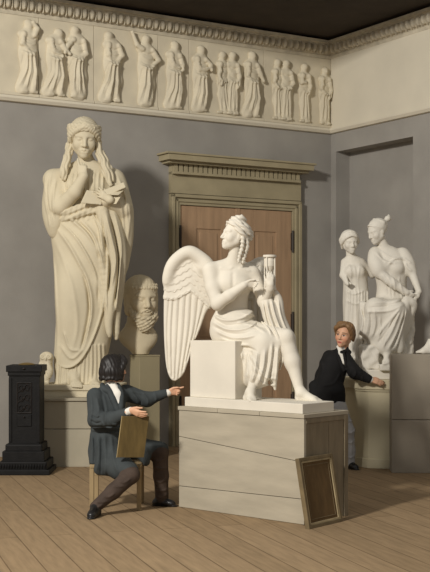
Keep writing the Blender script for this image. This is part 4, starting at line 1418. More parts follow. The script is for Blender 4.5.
# rock seat and stump
S = Sculpt(352, 424, 284, 374, -30, 34, 0.9)
S.box((384, 350, 6), (20, 20, 17), 3, k=2)
S.ell((384, 330, 10), (22, 12, 18), k=5)
S.box((368, 357, -6), (9, 12, 14), 2, k=2)
S.curve([(408, 372, 2, 8), (406, 350, 2, 6.4), (408, 328, 2, 6), (406, 306, 2, 7)], k=3)
S.wave((352, 424, 284, 374, -30, 34), lambda U, V, Wd: 0.9 * np.sin(U * 0.43 + Wd * 0.35) * np.sin(V * 0.37 + 1 + U * 0.1) + 0.4 * np.sin(V * 0.8 - U * 0.6 + Wd) * np.sin(U * 0.9))
S.cut((0, 1, 0), (0, 369.6, 0))
obj('rock_seat', S.mesh(Y_g), M_plaster_g, pair, smooth=True)

# standing companion behind
S = Sculpt(336, 380, 224, 374, -30, 34, 0.7)
hc1, hH1 = (350.5, 241.5, 6), 22.0
h1 = head(S, hc1, hH1, yaw=12, pitch=10, roll=-4, neck=(353, 260, 11, 5.2))
S.loft([(255, 354, 12, 5, 5), (259, 354, 12, 10, 7), (264, 355, 12, 11.5, 8), (272, 356, 11, 12, 9.5), (284, 357, 12, 12.5, 9), (300, 357, 12, 13, 10.5), (320, 357, 12, 12.5, 11), (345, 356, 11, 11.5, 11), (360, 356, 10, 11.5, 11.5), (369.5, 356, 10, 12, 12)], k=3)
S.ell((351, 271, 3), (5, 5, 4), k=4); S.ell((360, 271, 4), (5, 5, 4), k=4)
S.cap((346, 262, 11), (343.8, 275, 7), 4.0, 3.4, k=2.5); S.cap((343.8, 275, 7), (346.5, 283, -2), 3.2, 2.4, k=2)
hand(S, (346, 281.5, -1), (0.25, 0.7, -0.5), (1, -0.2, 0), 8.5, curl=(60, 65, 65, 65), flip=1)
S.cap((363, 262, 12), (374, 274, 14), 4, 4, k=3)
for p in ([(349, 262), (351, 276), (350, 290)], [(354, 264), (356, 280), (355, 296)], [(360, 264), (358, 280), (360, 296)], [(345, 268), (347, 282), (346, 300)]): S.fold(p, 0.9, 0.7, front=10)
for i in range(8):
    u = 346 + i * 3.1
    S.fold([(u + 1, 292), (u + (0.8 if i % 2 else -0.6), 330), (u, 371)], 1.0, 1.4 if i % 2 else 0.9, front=10, taper=False)
for p in ([(346, 290), (354, 294), (366, 290)], [(346, 300), (356, 304), (368, 300)]): S.fold(p, 1.0, 1.0, front=10)
obj('standing_figure', S.mesh(Y_g), M_plaster_g, pair, smooth=True)
S = Sculpt(336, 364, 224, 262, -14, 28, 0.55)
c, R_, H = hc1, h1, hH1
S.frame(R_, np.array(c, float) - R_ @ np.array([0, 0, 0.5]) * H, H)
S.ell((0, -0.10, 0.66), (0.40, 0.44, 0.40), k=0.04)
S.ell((0, 0.40, 0.34), (0.30, 0.36, 0.42), k=0.03, op='s')
for sx in (-1, 1):
    for j in range(3):
        S.curve([(0, 0.36 - j * 0.1, 0.84 + j * 0.08, 0.05), (sx * 0.18, 0.30 - j * 0.1, 0.78 + j * 0.07, 0.075), (sx * 0.33, 0.12 - j * 0.08, 0.62 + j * 0.07, 0.085), (sx * 0.39, -0.02 - j * 0.08, 0.46 + j * 0.06, 0.08)], k=0.015)
    S.cap((sx * 0.36, -0.05, 0.46), (sx * 0.30, -0.2, 0.22), 0.09, 0.07, k=0.05)
S.frame()
obj('hair', S.mesh(Y_g), M_plaster_g, pair, smooth=True)

# seated woman
S = Sculpt(358, 428, 212, 374, -40, 30, 0.7)
hc2, hH2 = (376.5, 231.5, -4), 23.5
h2 = head(S, hc2, hH2, yaw=-62, pitch=14, roll=-6, neck=(385, 252, 1, 6.4))
S.loft([(246, 387, 2, 6, 5), (250, 387, 2, 13, 8), (255, 388, 2, 17, 10), (264, 389, 1, 17.5, 11.5), (276, 391, 1, 16, 11.5), (287, 392, 2, 15, 11), (300, 393, 4, 17, 14), (312, 393, 6, 17, 14), (322, 392, 8, 14, 12)], k=3)
S.ell((381, 267, -8), (6.5, 6, 5), k=4); S.ell((396, 268, -8), (6.5, 6, 5), k=4)
S.cap((375, 254, 1), (376.5, 272, -8), 5.4, 5.4, k=3); S.cap((376, 272, -8), (391, 284, -16), 5.0, 4.4, k=2); S.cap((391, 284, -16), (404, 293, -17), 4.4, 3.0, k=1.5)
hand(S, (403.5, 292.5, -17), (1, 0.55, 0), (0.4, -0.8, -0.3), 11.5, curl=(18, 22, 26, 30), flip=-1)
S.cap((404, 255, 2), (411, 272, -4), 6.0, 4.8, k=3); S.cap((411, 272, -4), (416.5, 292, -14), 4.4, 2.9, k=2)
hand(S, (416.5, 291.5, -14), (-0.35, 1, -0.2), (-1, -0.2, 0), 11, curl=(25, 28, 32, 36), flip=1)
# sleeves
S.curve([(375, 252, 0, 5.4), (374.5, 262, -5, 6.2), (377, 270, -8, 6.2)], k=3); S.curve([(402, 253, 2, 5.6), (407, 262, 0, 6.0), (409, 270, -3, 5.4)], k=3)
# skirt: thighs, knees, shins
S.cap((392, 308, 4), (373, 308, -19), 11, 9, k=6); S.cap((396, 310, 4), (392, 312, -20), 11, 9.5, k=6)
S.cap((392, 310, -20), (383, 346, -16), 9.5, 9, k=5)
S.cap((372, 308, -19), (366, 330, -14), 9, 8, k=5)
S.cap((361, 306, -10), (362, 330, -8), 5, 5.5, k=4)
S.cap((378, 312, -16), (375, 342, -9), 9, 9, k=8)
S.cap((398, 312, -12), (392, 344, -8), 8, 9, k=8)
S.curve([(404, 300, -16, 3.0), (400, 316, -17, 4.5), (396, 334, -15, 4.5), (398, 350, -12, 3.4)], k=3)
S.curve([(408, 302, -15, 3), (411, 306, -12, 3), (406, 318, -10, 4), (402, 334, -8, 4)], k=3)
S.cut((0.0, 1, 0), (0, 354, 0))
foot(S, (384, 352, -19), (385, 360, -14), (382.5, 361, -25), (-0.2, 0.25, -1), 8, 0.95, side=1)
S.cap((383, 346, -17), (384, 354, -19), 4, 3, k=2)
S.box((383, 366.5, -20), (7, 3.2, 9), 1.2, k=1)
for p, w_, a in [([(374, 252), (384, 262), (398, 264)], 1.0, 1.0), ([(378, 250), (390, 258), (404, 258)], 0.9, 0.9), ([(386, 266), (394, 259), (404, 260)], 1.2, 1.3), ([(404, 262), (406, 268), (411, 272)], 1.0, 1.2), ([(402, 258), (410, 264)], 1, 1),
                 ([(380, 274), (384, 286), (386, 296)], 1.0, 0.9), ([(390, 276), (392, 288), (392, 298)], 1.0, 0.9), ([(398, 276), (398, 288), (402, 300)], 1.0, 0.9), ([(385, 276), (388, 286), (389, 298)], 0.9, 0.8),
                 ([(402, 298), (386, 302), (366, 303)], 1.3, 1.2), ([(400, 304), (384, 311), (362, 312)], 1.3, 1.2), ([(398, 306), (384, 322), (372, 338)], 1.4, 1.5), ([(396, 308), (388, 330), (378, 348)], 1.4, 1.5),
                 ([(400, 310), (394, 330), (384, 350)], 1.3, 1.4), ([(403, 306), (399, 326), (392, 350)], 1.3, 1.4), ([(358, 306), (360, 320), (358, 334)], 1.1, 1.2), ([(364, 308), (365, 322), (363, 336)], 1.1, 1.3),
                 ([(370, 310), (372, 324), (369, 338)], 1.1, 1.3), ([(376, 316), (377, 330), (374, 342)], 1.1, 1.2), ([(388, 318), (382, 336), (380, 350)], 1.0, 1.0)]:
    S.fold(p, w_, a, front=4)
for p, w_, a in [([(400, 301), (385, 306), (364, 308)], 0.9, -0.9), ([(397, 307), (386, 326), (375, 344)], 0.9, -1.3), ([(402, 308), (396, 328), (388, 350)], 0.9, -1.2), ([(367, 310), (368, 324), (366, 338)], 0.8, -1.0), ([(361, 308), (362, 322), (360, 336)], 0.8, -0.9)]:
    S.fold(p, w_, a, front=4)
obj('seated_figure', S.mesh(Y_g), M_plaster_g, pair, smooth=True)
S = Sculpt(360, 398, 212, 250, -24, 18, 0.55)
c, R_, H = hc2, h2, hH2
S.frame(R_, np.array(c, float) - R_ @ np.array([0, 0, 0.5]) * H, H)
S.ell((0, -0.10, 0.65), (0.37, 0.44, 0.39), k=0.04)
S.ell((0, 0.38, 0.34), (0.31, 0.34, 0.42), k=0.03, op='s')
S.cap((0, -0.45, 0.72), (0, -0.62, 0.8), 0.14, 0.09, k=0.06)
S.ell((0, -0.72, 0.84), (0.13, 0.14, 0.13), k=0.04)
S.ell((0, -0.82, 0.9), (0.07, 0.05, 0.1), k=0.02); S.ell((0, -0.84, 0.78), (0.07, 0.06, 0.06), k=0.02)
for sx in (-1, 1):
    for j in range(4):
        S.curve([(0, 0.34 - j * 0.12, 0.86 + j * 0.06, 0.03), (sx * 0.24, 0.18 - j * 0.1, 0.74 + j * 0.06, 0.04), (sx * 0.33, -0.1 - j * 0.05, 0.6 + j * 0.06, 0.045), (sx * 0.16, -0.42, 0.68 + j * 0.02, 0.04)], k=0.015)
S.frame()
obj('hair', S.mesh(Y_g), M_plaster_g, pair, smooth=True)

# small plaster foot at the end of the stone block
Y_f = 12.76
k_f = Y_f / FPX
vf_ = HZ + (EYE - sz) / k_f
ft = thing('plaster_fragment', 'small plaster cast of a foot lying on the tall stone block at the right', 'cast', (W(424, 0, Y_f).x, Y_f, sz))
S = Sculpt(404, 444, vf_ - 22, vf_ + 3, -10, 12, 0.6)
foot(S, (431, vf_ - 9, 1), (433, vf_ - 2.7, 1), (423, vf_ - 2.6, 0), (-1, 0.05, -0.1), 12, 1.15, side=1)
S.cap((431, vf_ - 8, 1), (432, vf_ - 14, 1), 3.8, 4.0, k=2)
S.cut((0, 1, 0), (0, vf_ - 0.05, 0)); S.cut((0.1, -1, 0), (431, vf_ - 15.0, 0))
obj('foot', S.mesh(Y_f), M_plaster_g, ft)
# ------------------------------------------------------------------ the people
M_skin = attr_mat('skin', 0.55, 0.3)
M_hair_k = mat('black_hair', (26, 21, 18), 0.5, 0.2, 20, spec=0.4)
M_hair_b = mat('light_brown_hair', (128, 98, 66), 0.55, 0.15, 20, spec=0.4)
M_coat = mat('dark_blue_grey_smock', (60, 65, 66), 0.85, 0.12, 8, 0.15, 90)
M_black = mat('black_coat_cloth', (24, 23, 23), 0.85, 0.15, 8, 0.15, 90)
M_trous = mat('dark_brown_trousers', (70, 58, 50), 0.85, 0.15, 10, 0.2, 90)
M_trous_g = mat('light_grey_trousers', (172, 171, 170), 0.85, 0.07, 8, 0.15, 90)
M_linen = mat('white_linen', (228, 224, 214), 0.8, 0.04, 8)
M_shoe = mat('black_leather', (20, 18, 17), 0.35, 0.15, 10, spec=0.5)

SK = np.array(srgb(214, 168, 136))
def skin_color(R, c, H, brow=(110, 80, 55)):
    R = np.array(R); T = np.array(c, float) - R @ np.array([0, 0, 0.5]) * H
    def f(V):
        X = (V - T) @ R / H
        col = np.repeat(SK[None, :], len(V), 0)
        def blend(w, rgb):
            nonlocal col
            w = np.clip(w, 0, 1)[:, None]
            col = col * (1 - w) + np.array(srgb(*rgb)) * w
        front = (X[:, 1] > 0.2) & (X[:, 2] > 0) & (X[:, 2] < 1.1)
        for sx in (-1, 1):
            d = ((X[:, 0] - sx * 0.19) / 0.10) ** 2 + ((X[:, 2] - 0.34) / 0.10) ** 2
            blend(0.45 * np.exp(-d) * front, (208, 118, 92))
            d = ((X[:, 0] - sx * 0.135) / 0.062) ** 2 + ((X[:, 2] - 0.49) / 0.028) ** 2
            blend((d < 1) * front * 1.0, (222, 214, 204))
            d = ((X[:, 0] - sx * 0.135) / 0.036) ** 2 + ((X[:, 2] - 0.49) / 0.036) ** 2
            blend((d < 1) * front * 1.0, (48, 38, 32))
            d = ((X[:, 0] - sx * 0.14) / 0.085) ** 2 + ((X[:, 2] - 0.525 + 0.6 * (np.abs(X[:, 0]) - 0.14) ** 2) / 0.014) ** 2
            blend((d < 1) * front * 0.8, (70, 48, 36))
            d = ((X[:, 0] - sx * 0.145) / 0.105) ** 2 + ((X[:, 2] - 0.592) / 0.022) ** 2
            blend((d < 1) * front * 0.8, brow)
        d = (X[:, 0] / 0.105) ** 2 + ((X[:, 2] - 0.19) / 0.042) ** 2
        blend((1.25 - d) * 2 * front * (X[:, 1] > 0.3), (186, 98, 84))
        d = (X[:, 0] / 0.09) ** 2 + ((X[:, 2] - 0.192) / 0.010) ** 2
        blend((d < 1) * front, (110, 52, 46))
        return col
    return f

# ---- the young man seated on the stool
Y_s = 10.35
k_s = Y_s / FPX
def Qs(px, py, w):
    f = (Y_s + w * k_s) / Y_s
    return (CX + (px - CX) * f, HZ + (py - HZ) * f, w)
def Qr(px, py, w, r): return Qs(px, py, w) + (r,)
VF = HZ + EYE / k_s            # the floor in the sculpting frame
man = thing('person', 'person in a dark blue-grey smock seated on a stool, pointing at the winged statue', 'person', (W(112, 0, Y_s).x, Y_s, 0))
stool_z = 0.43
v_seat = HZ + (EYE - stool_z) / k_s

sx0_, sx1_ = W(90, 0, 10.2).x, W(141.5, 0, 10.2).x
sy0_, sy1_ = 10.16, 10.60
st_top = stool_z - 0.0325
def stool_room(S):
    '''nothing of him passes through the stool'''
    u0, u1 = CX + sx0_ / k_s - 0.7, CX + sx1_ / k_s + 0.7
    w0, w1 = (sy0_ - Y_s) / k_s - 0.7, (sy1_ - Y_s) / k_s + 0.7
    vt = HZ + (EYE - st_top) / k_s - 0.4
    S.box(((u0 + u1) / 2, vt + 40, (w0 + w1) / 2), ((u1 - u0) / 2, 40, (w1 - w0) / 2), 0.3, k=0.3, op='s')
hipR, hipL = Qs(105, 449, -6), Qs(115, 448, 10)
kneR, kneL = Qs(131, 475, -40), Qs(160, 452, 2)
ankR, ankL = Qs(95.5, 508, -54), Qs(162, 499, 7)
S = Sculpt(80, 192, 350, 512, -84, 34, 0.6)
hc_s, hH_s = Qs(114.5, 368.5, 2), 26.0
hR_s = head(S, hc_s, hH_s, yaw=122, pitch=5, roll=-3, fem=False, neck=(111, 389, 4, 5.6))
S.loft([(388, 110, 3, 8, 6), (392, 109, 3, 15, 8), (400, 108, 2, 15, 9.5), (414, 107, 1, 14, 10), (428, 107, 1, 13, 10), (444, 108, 2, 15, 11), (454, 109, 2, 15, 12)], k=3)
S.chain([Qr(95, 397, -5, 5.5), Qr(97, 420, -16, 4.6), Qr(114, 418.5, -30, 4.2), Qr(131, 410.3, -45, 2.9)], k=2)
hand(S, Qs(131, 410.3, -45), (0.84, 0.32, -0.45), (0.25, -0.75, -0.55), 18, curl=(10, 14, 16, 20), flip=-1, tout=30, spread=7)
S.chain([Qr(126, 393, 11, 5.5), Qr(147, 400, 14, 4.4), Qr(169, 392.5, 14, 2.8)], k=2)
hand(S, Qs(168.5, 392.8, 14), (1, -0.16, 0), (0.1, -1, -0.2), 17.5, curl=(4, 62, 68, 70), flip=1, tout=22)
S.chain([hipR + (9,), kneR + (6,), ankR + (3.6,)], k=3)
S.chain([hipL + (9,), kneL + (6,), ankL + (3.6,)], k=3)
S.cap(ankR, (ankR[0] - 2.5, VF - 3, ankR[2] - 12), 3.2, 2.4, k=2)
S.cap(ankL, (ankL[0] + 10, VF - 3, ankL[2] - 5), 3.2, 2.4, k=2)
stool_room(S)
obj('body', S.mesh(Y_s, color=skin_color(hR_s, hc_s, hH_s)), M_skin, man)

S = Sculpt(94, 134, 346, 392, -20, 28, 0.55)          # hair cut below the ears
c, R_, H = hc_s, hR_s, hH_s
S.frame(R_, np.array(c, float) - R_ @ np.array([0, 0, 0.5]) * H, H)
S.ell((0, -0.09, 0.62), (0.42, 0.50, 0.46), k=0.04)
S.ell((0, 0.42, 0.30), (0.31, 0.31, 0.42), k=0.05, op='s')
for i in range(15):
    a = -2.1 + 4.2 * i / 14
    x, y = 0.40 * math.sin(a), -0.09 - 0.40 * math.cos(a)
    S.curve([(x * 0.9, y * 0.9 - 0.01, 0.62, 0.10), (x * 1.04, y * 1.04, 0.38, 0.105), (x * 1.02, y * 1.02, 0.18 + 0.03 * math.sin(i * 2.3), 0.085), (x * 1.12, y * 1.12, 0.09 + 0.02 * math.sin(i * 2.3), 0.06)], k=0.03)
for sx in (-1, 1):
    S.curve([(0.1 * sx, 0.24, 0.98, 0.09), (sx * 0.3, 0.26, 0.82, 0.11), (sx * 0.40, 0.16, 0.62, 0.10), (sx * 0.41, 0.08, 0.42, 0.09), (sx * 0.42, 0.10, 0.24, 0.05)], k=0.04)
    S.curve([(0, 0.30, 0.94, 0.08), (sx * 0.2, 0.36, 0.82, 0.08), (sx * 0.32, 0.3, 0.68, 0.06)], k=0.03)
S.frame()
S.wave((94, 134, 346, 392, -20, 28), lambda U, V, Wd: 0.16 * np.sin((U - 0.3 * V + 0.5 * Wd) * 1.6))
obj('hair', S.mesh(Y_s), M_hair_k, man)

S = Sculpt(98, 130, 378, 412, -26, 16, 0.6)          # shirt and collar
S.loft([(382, 111.5, 3, 6.6, 6.4), (386, 111.5, 3, 7.4, 7), (389, 111, 3, 9, 8)], k=1)
S.chain([(112, 386, -4, 5), (117, 394, -8, 5), (119, 408, -10, 4)], k=2, flat=((0.3, 0, 1), 0.6))
S.chain([(108, 384.5, -3.5, 1.3), (113.5, 390, -7, 1.5), (117, 387, -5.5, 1.3), (117.5, 383.5, -2, 1.1)], k=0.8)
obj('shirt', S.mesh(Y_s), M_linen, man)

S = Sculpt(78, 180, 378, 486, -66, 42, 0.7)          # smock
S.loft([(386, 111, 4, 8, 6), (389, 110, 3, 14, 8), (393, 109, 3, 18, 10.5), (400, 108, 2, 18, 12.5), (414, 107, 1, 17.5, 14), (427, 107, 1, 15.5, 13.5), (434, 107, 1, 17, 15), (448, 107, 2, 18, 17), (458, 107, 3, 18, 18), (468, 106, 3, 16, 18)], k=3)
S.chain([(112, 384, -6, 4), (117, 392, -11, 4.4), (121, 408, -15, 3.2)], k=1, op='s')
S.chain([Qr(95, 396, -5, 8.4), Qr(96.5, 420, -16, 8.4), Qr(112, 419.5, -28, 7.4), Qr(126.5, 412.8, -39.5, 4.8)], k=3)
S.chain([Qr(126, 393, 11, 8.8), Qr(147, 399.5, 14, 7.0), Qr(165, 393.5, 14, 4.4)], k=4)
S.chain([hipR + (14,), Qr(120, 466, -27, 11), Qr(129, 471, -36, 9.4)], k=6)
S.chain([hipL + (14,), Qr(138, 448, 4, 10), Qr(160, 450, 3, 8.8)], k=6)
S.chain([(104, 452, -8, 14), (103, 464, -14, 12)], k=6)
S.chain([(103, 452, 8, 14), (104, 464, 8, 12)], k=6)
S.chain([(112, 462, -20, 10), (122, 468, -28, 8)], k=5)
S.chain([(143, 452, -4, 7), (146, 461, -6, 4.4)], k=4)
S.curve([(108, 386, -4, 2.6), (113, 396, -10, 3), (119, 410, -13, 2.6)], k=1); S.curve([(118, 385, -2, 2.4), (122, 394, -8, 2.6), (122, 408, -12, 2.4)], k=1)
S.curve([(102, 385, 4, 2.4), (104, 388, -4, 2.8), (110, 391, -8, 2.4)], k=1)
# belt
S.loft([(426, 107, 1, 16.4, 14.6), (430, 107, 1, 16.4, 14.6)], k=0.6)
for p, w_, a in [([(92, 394), (94, 408), (92, 424)], 1.3, 1.2), ([(98, 396), (101, 408), (99, 420)], 1.2, 1.1), ([(104, 392), (108, 408), (108, 424)], 1.3, 1.1), ([(92, 432), (94, 446), (92, 464)], 1.5, 1.4), ([(99, 432), (101, 450), (99, 470)], 1.5, 1.5),
                 ([(106, 432), (108, 452), (108, 474)], 1.5, 1.4), ([(112, 432), (116, 452), (122, 470)], 1.4, 1.2), ([(104, 418), (108, 424), (116, 426)], 1.1, 1.1), ([(112, 416), (115, 421), (121, 422)], 1.0, 1.0),
                 ([(130, 390), (136, 398), (138, 406)], 1.2, 1.2), ([(142, 393), (147, 399), (148, 406)], 1.1, 1.2), ([(154, 393), (156, 398), (155, 403)], 1.0, 0.9), ([(126, 388), (138, 393), (152, 394)], 1.2, 0.9), ([(138, 443), (148, 450), (150, 460)], 1.2, 1.2)]:
    S.fold(p, w_, a)
for p, w_, a in [([(95, 434), (97, 450), (95, 470)], 1.0, -1.1), ([(103, 433), (104, 452), (103, 473)], 1.0, -1.2), ([(93, 413), (99, 416), (104, 414)], 0.9, -1.0), ([(93, 418), (99, 421), (105, 419)], 0.9, -1.0), ([(133, 392), (140, 400), (140, 406)], 0.9, -1.0)]:
    S.fold(p, w_ * 0.9, a * 1.3)
for yy in (424.5, 431.5): S.fold([(90, yy + 0.5), (100, yy), (112, yy - 1), (122, yy - 2)], 0.8, -0.9)
S.cut((0, 1, 0), (0, v_seat + 22, 0))
stool_room(S)
obj('smock', S.mesh(Y_s), M_coat, man)

S = Sculpt(80, 182, 430, 512, -84, 34, 0.65)
S.chain([hipR + (11.5,), kneR + (8.2,)], k=4)
S.chain([kneR + (8.2,), ((kneR[0] + ankR[0]) / 2, (kneR[1] + ankR[1]) / 2, (kneR[2] + ankR[2]) / 2, 7.2), (ankR[0], ankR[1] - 1, ankR[2], 5.6)], k=3)
S.chain([hipL + (11.5,), kneL + (8.2,)], k=4)
S.chain([kneL + (8.2,), ((kneL[0] + ankL[0]) / 2, (kneL[1] + ankL[1]) / 2, (kneL[2] + ankL[2]) / 2, 7.4), (ankL[0], ankL[1] - 1, ankL[2], 6.6)], k=3)
S.chain([hipR + (11,), hipL + (11,)], k=4)
for a, b in ((kneR, ankR), (kneL, ankL)):
    for t, o in ((0.15, 2.5), (0.35, -2), (0.6, 2.2), (0.82, -1.5), (0.93, 1.5)):
        x, y = a[0] + (b[0] - a[0]) * t, a[1] + (b[1] - a[1]) * t
        S.fold([(x - 6, y - 1 + o * 0.4), (x, y + o * 0.5), (x + 6, y - 2 - o * 0.4)], 1.1, 0.9)
S.cap(ankR, (ankR[0] * 1.5 - kneR[0] * 0.5, ankR[1] * 1.5 - kneR[1] * 0.5, ankR[2] * 1.5 - kneR[2] * 0.5), 2.0, 2.0, k=0.5, op='s')
stool_room(S)
obj('trousers', S.mesh(Y_s), M_trous, man)

def shoe(name, an, tip, parent, Y0, vf, m_, L=26.0, sc=1.0):
    an = np.array(an, float)
    d = np.array(tip, float); d[1] = 0; d /= np.linalg.norm(d)
    S = Sculpt(an[0] - 34, an[0] + 34, vf - 22, vf + 3, an[2] - 34, an[2] + 34, 0.6)
    hb = np.array((an[0], vf, an[2])) - d * 4.0 * sc
    up = np.array((0, -1.0, 0))
    S.cap(hb + up * 3.6 * sc, hb + d * 17 * sc + up * 2.9 * sc, 4.2 * sc, 3.9 * sc, k=2, flat=((0, 1, 0), 0.85))
    S.cap(hb + d * 3 * sc + up * 4 * sc, an + up * 1.5, 4.2 * sc, 4.4 * sc, k=2)
    S.cap(hb + d * 4 * sc + up * 7 * sc, hb + d * 14 * sc + up * 4 * sc, 4 * sc, 3.2 * sc, k=3)
    S.cap(hb + up * 1.2 * sc, hb + d * 19 * sc + up * 0.9 * sc, 4.2 * sc, 3.6 * sc, k=0.6, flat=((0, 1, 0), 0.3))
    S.cap(hb + up * 1.0 * sc, hb + d * 1 * sc + up * 1.0 * sc, 3.8 * sc, 3.8 * sc, k=0.4, flat=((0, 1, 0), 0.4))
    S.cut((0, 1, 0), (0, vf - 0.15, 0))
    return obj(name, S.mesh(Y0), m_, parent)
shoe('shoe', ankR, (-0.16, 0, -1), man, Y_s, VF, M_shoe, sc=1.12)
shoe('shoe', (ankL[0] - 2.2, ankL[1], ankL[2]), (1, 0, -0.35), man, Y_s, VF, M_shoe)
# cuffs
for qa, qb, ra, rb_ in ((Qs(127.5, 412.2, -41), Qs(130.6, 410.6, -44), 3.8, 3.6), (Qs(165, 393.6, 14), Qs(168.4, 392.8, 14), 3.9, 3.7)):
    S = Sculpt(qa[0] - 8, qa[0] + 12, qa[1] - 9, qa[1] + 9, qa[2] - 10, qa[2] + 10, 0.6)
    S.cap(qa, qb, ra, rb_, k=0.5)
    obj('cuff', S.mesh(Y_s), M_linen, man)

# stool under him
M_stool = mat('pale_stool_wood', (150, 130, 96), 0.6, 0.1, 5, 0.12, 40, stretch=(4, 4, 1))
stl = thing('wooden_stool', 'plain pale wooden stool under the seated person', 'stool', ((sx0_ + sx1_) / 2, (sy0_ + sy1_) / 2, 0))
m = MB(); m.box(((sx0_ + sx1_) / 2, (sy0_ + sy1_) / 2, stool_z - 0.05), (sx1_ - sx0_ - 0.0, sy1_ - sy0_ + 0.0, 0.035), 0, 0.008)
obj('seat', m.mesh(), M_stool, stl)
for x_ in (sx0_ + 0.018, sx1_ - 0.02):
    for y_ in (sy0_ + 0.02, sy1_ - 0.02):
        m = MB(); m.box((x_, y_, (stool_z - 0.068) / 2), (0.038, 0.038, stool_z - 0.068), 0, 0.004)
        obj('leg', m.mesh(), M_stool, stl)
for y_ in (sy0_ + 0.02, sy1_ - 0.02):
    m = MB(); m.box(((sx0_ + sx1_) / 2, y_, stool_z - 0.10), (sx1_ - sx0_ - 0.06, 0.022, 0.06), 0, 0.003)
    obj('rail', m.mesh(), M_stool, stl)
for x_ in (sx0_ + 0.018, sx1_ - 0.02):
    m = MB(); m.box((x_, (sy0_ + sy1_) / 2, stool_z - 0.10), (0.022, sy1_ - sy0_ - 0.06, 0.06), 0, 0.003)
    obj('rail', m.mesh(), M_stool, stl)

# drawing board on his thigh
M_board = mat('olive_brown_board', (96, 80, 47), 0.55, 0.15, 4, 0.1, 40, stretch=(6, 6, 1))
M_bedge = mat('pale_board_edge', (176, 156, 112), 0.7, 0.1, 8)
def QW(px, py, w): return W(px, py, Y_s + w * k_s)
bd = [QW(117, 457.5, -46), QW(144, 457.5, -40), QW(149.2, 416.4, -43.5), QW(122.3, 416.2, -49.5)]
nb = (bd[1] - bd[0]).cross(bd[3] - bd[0]).normalized()
if nb.y < 0: nb = -nb
brd = thing('drawing_board', 'olive-brown drawing board held upright on the seated person\'s thigh', 'board', (bd[0] + bd[1]) / 2)
m = MB(); m.hexa([bd[0], bd[1], bd[1] + nb * 0.012, bd[0] + nb * 0.012, bd[3], bd[2], bd[2] + nb * 0.012, bd[3] + nb * 0.012], 0.002)
obj('panel', m.mesh(), M_board, brd)
m = MB()
o_ = (bd[1] - bd[0]).normalized() * 0.004
m.hexa([bd[0] - o_, bd[0] - o_ * 0.05, bd[0] + nb * 0.012 - o_ * 0.05, bd[0] + nb * 0.012 - o_, bd[3] - o_, bd[3] - o_ * 0.05, bd[3] + nb * 0.012 - o_ * 0.05, bd[3] + nb * 0.012 - o_], 0.0005)
obj('edge_strip', m.mesh(), M_bedge, brd)

# ---- the young man leaning on the octagonal pedestal
Y_r = 13.0
k_r = Y_r / FPX
VR = HZ + EYE / k_r
mn2 = thing('person', 'person in a black coat and grey trousers leaning one hand on the octagonal pedestal', 'person', (W(338, 0, Y_r).x, Y_r, 0))
S = Sculpt(300, 392, 318, 472, -26, 28, 0.55)
hc_r, hH_r = (344.6, 334.8, -1), 24.2
hR_r = head(S, hc_r, hH_r, yaw=-31, pitch=5, roll=11, fem=False, neck=(343, 353, 3, 5.2))
S.loft([(350, 342, 3, 5, 5), (354, 339, 3, 10, 7), (362, 335, 3, 11, 8), (376, 332, 3, 11.5, 8.5), (390, 329, 3, 12, 9), (404, 331, 3, 12.5, 10), (412, 334, 3, 12, 10)], k=3)
S.chain([(345, 358, -3, 5), (354, 372, -8, 4.4), (369, 379, -8, 2.8)], k=2)
hand(S, (369, 379, -8), (1, 0.30, 0.0), (0.25, -0.75, 0.6), 15.5, curl=(8, 8, 9, 10), flip=-1, tout=30)
S.chain([(330, 358, 7, 5), (323, 376, 11, 4.2), (317, 392, 9, 2.8)], k=2)
hand(S, (317, 392, 9), (0.5, 1, -0.3), (0.3, 0, -1), 13, curl=(30, 35, 40, 40), flip=1)
S.chain([(337, 408, -1, 8), (346, 432, -4, 5.6), (349.5, 460, 0, 3.4)], k=3)
S.chain([(328, 408, 6, 8), (331, 436, 8, 6), (328, 460, 10, 3.4)], k=3)
S.cap((349.5, 461, 0), (352, VR - 2.5, -6), 3, 2, k=2); S.cap((328, 461, 10), (331, VR - 2.5, 4), 3, 2, k=2)
obj('body', S.mesh(Y_r, color=skin_color(hR_r, hc_r, hH_r, (104, 76, 50))), M_skin, mn2)
S = Sculpt(328, 362, 314, 352, -20, 22, 0.5)
c, R_, H = hc_r, hR_r, hH_r
S.frame(R_, np.array(c, float) - R_ @ np.array([0, 0, 0.5]) * H, H)
S.ell((0, -0.11, 0.64), (0.36, 0.43, 0.415), k=0.04)
S.ell((0, 0.40, 0.34), (0.285, 0.34, 0.44), k=0.05, op='s')
for sx in (-1, 1):
    S.curve([(0.1, 0.28, 0.95, 0.07), (0.1 + sx * 0.16, 0.32, 0.88, 0.075), (sx * 0.33, 0.20, 0.74, 0.09), (sx * 0.345, 0.06, 0.56, 0.075), (sx * 0.335, 0.0, 0.38, 0.06)], k=0.045)
    S.curve([(0.1, 0.2, 1.0, 0.07), (sx * 0.26, 0.10, 0.94, 0.08), (sx * 0.34, 0.0, 0.76, 0.085), (sx * 0.36, -0.1, 0.54, 0.075), (sx * 0.33, -0.18, 0.32, 0.06)], k=0.045)
S.frame()
S.wave((328, 362, 314, 352, -20, 22), lambda U, V, Wd: 0.1 * np.sin((U + 0.6 * V) * 1.9))
obj('hair', S.mesh(Y_r), M_hair_b, mn2)
S = Sculpt(330, 352, 342, 366, -16, 14, 0.5)
S.chain([(338.5, 347, -3, 2.4), (340.5, 353, -6, 3.0), (343, 362, -7, 3)], k=1.5)
S.loft([(345.5, 342.3, 2, 5.6, 5.4), (350, 342.3, 2.4, 6, 5.8)], k=1)
obj('shirt', S.mesh(Y_r), M_linen, mn2)
S = Sculpt(334, 352, 346, 370, -16, 8, 0.5)
S.cap((340.6, 352, -8.2), (344.2, 351.2, -7.4), 1.8, 1.6, k=0.8); S.chain([(342.6, 352, -8.4, 1.3), (344, 358, -9.4, 1.6), (345, 366, -9.5, 1.6)], k=0.6)
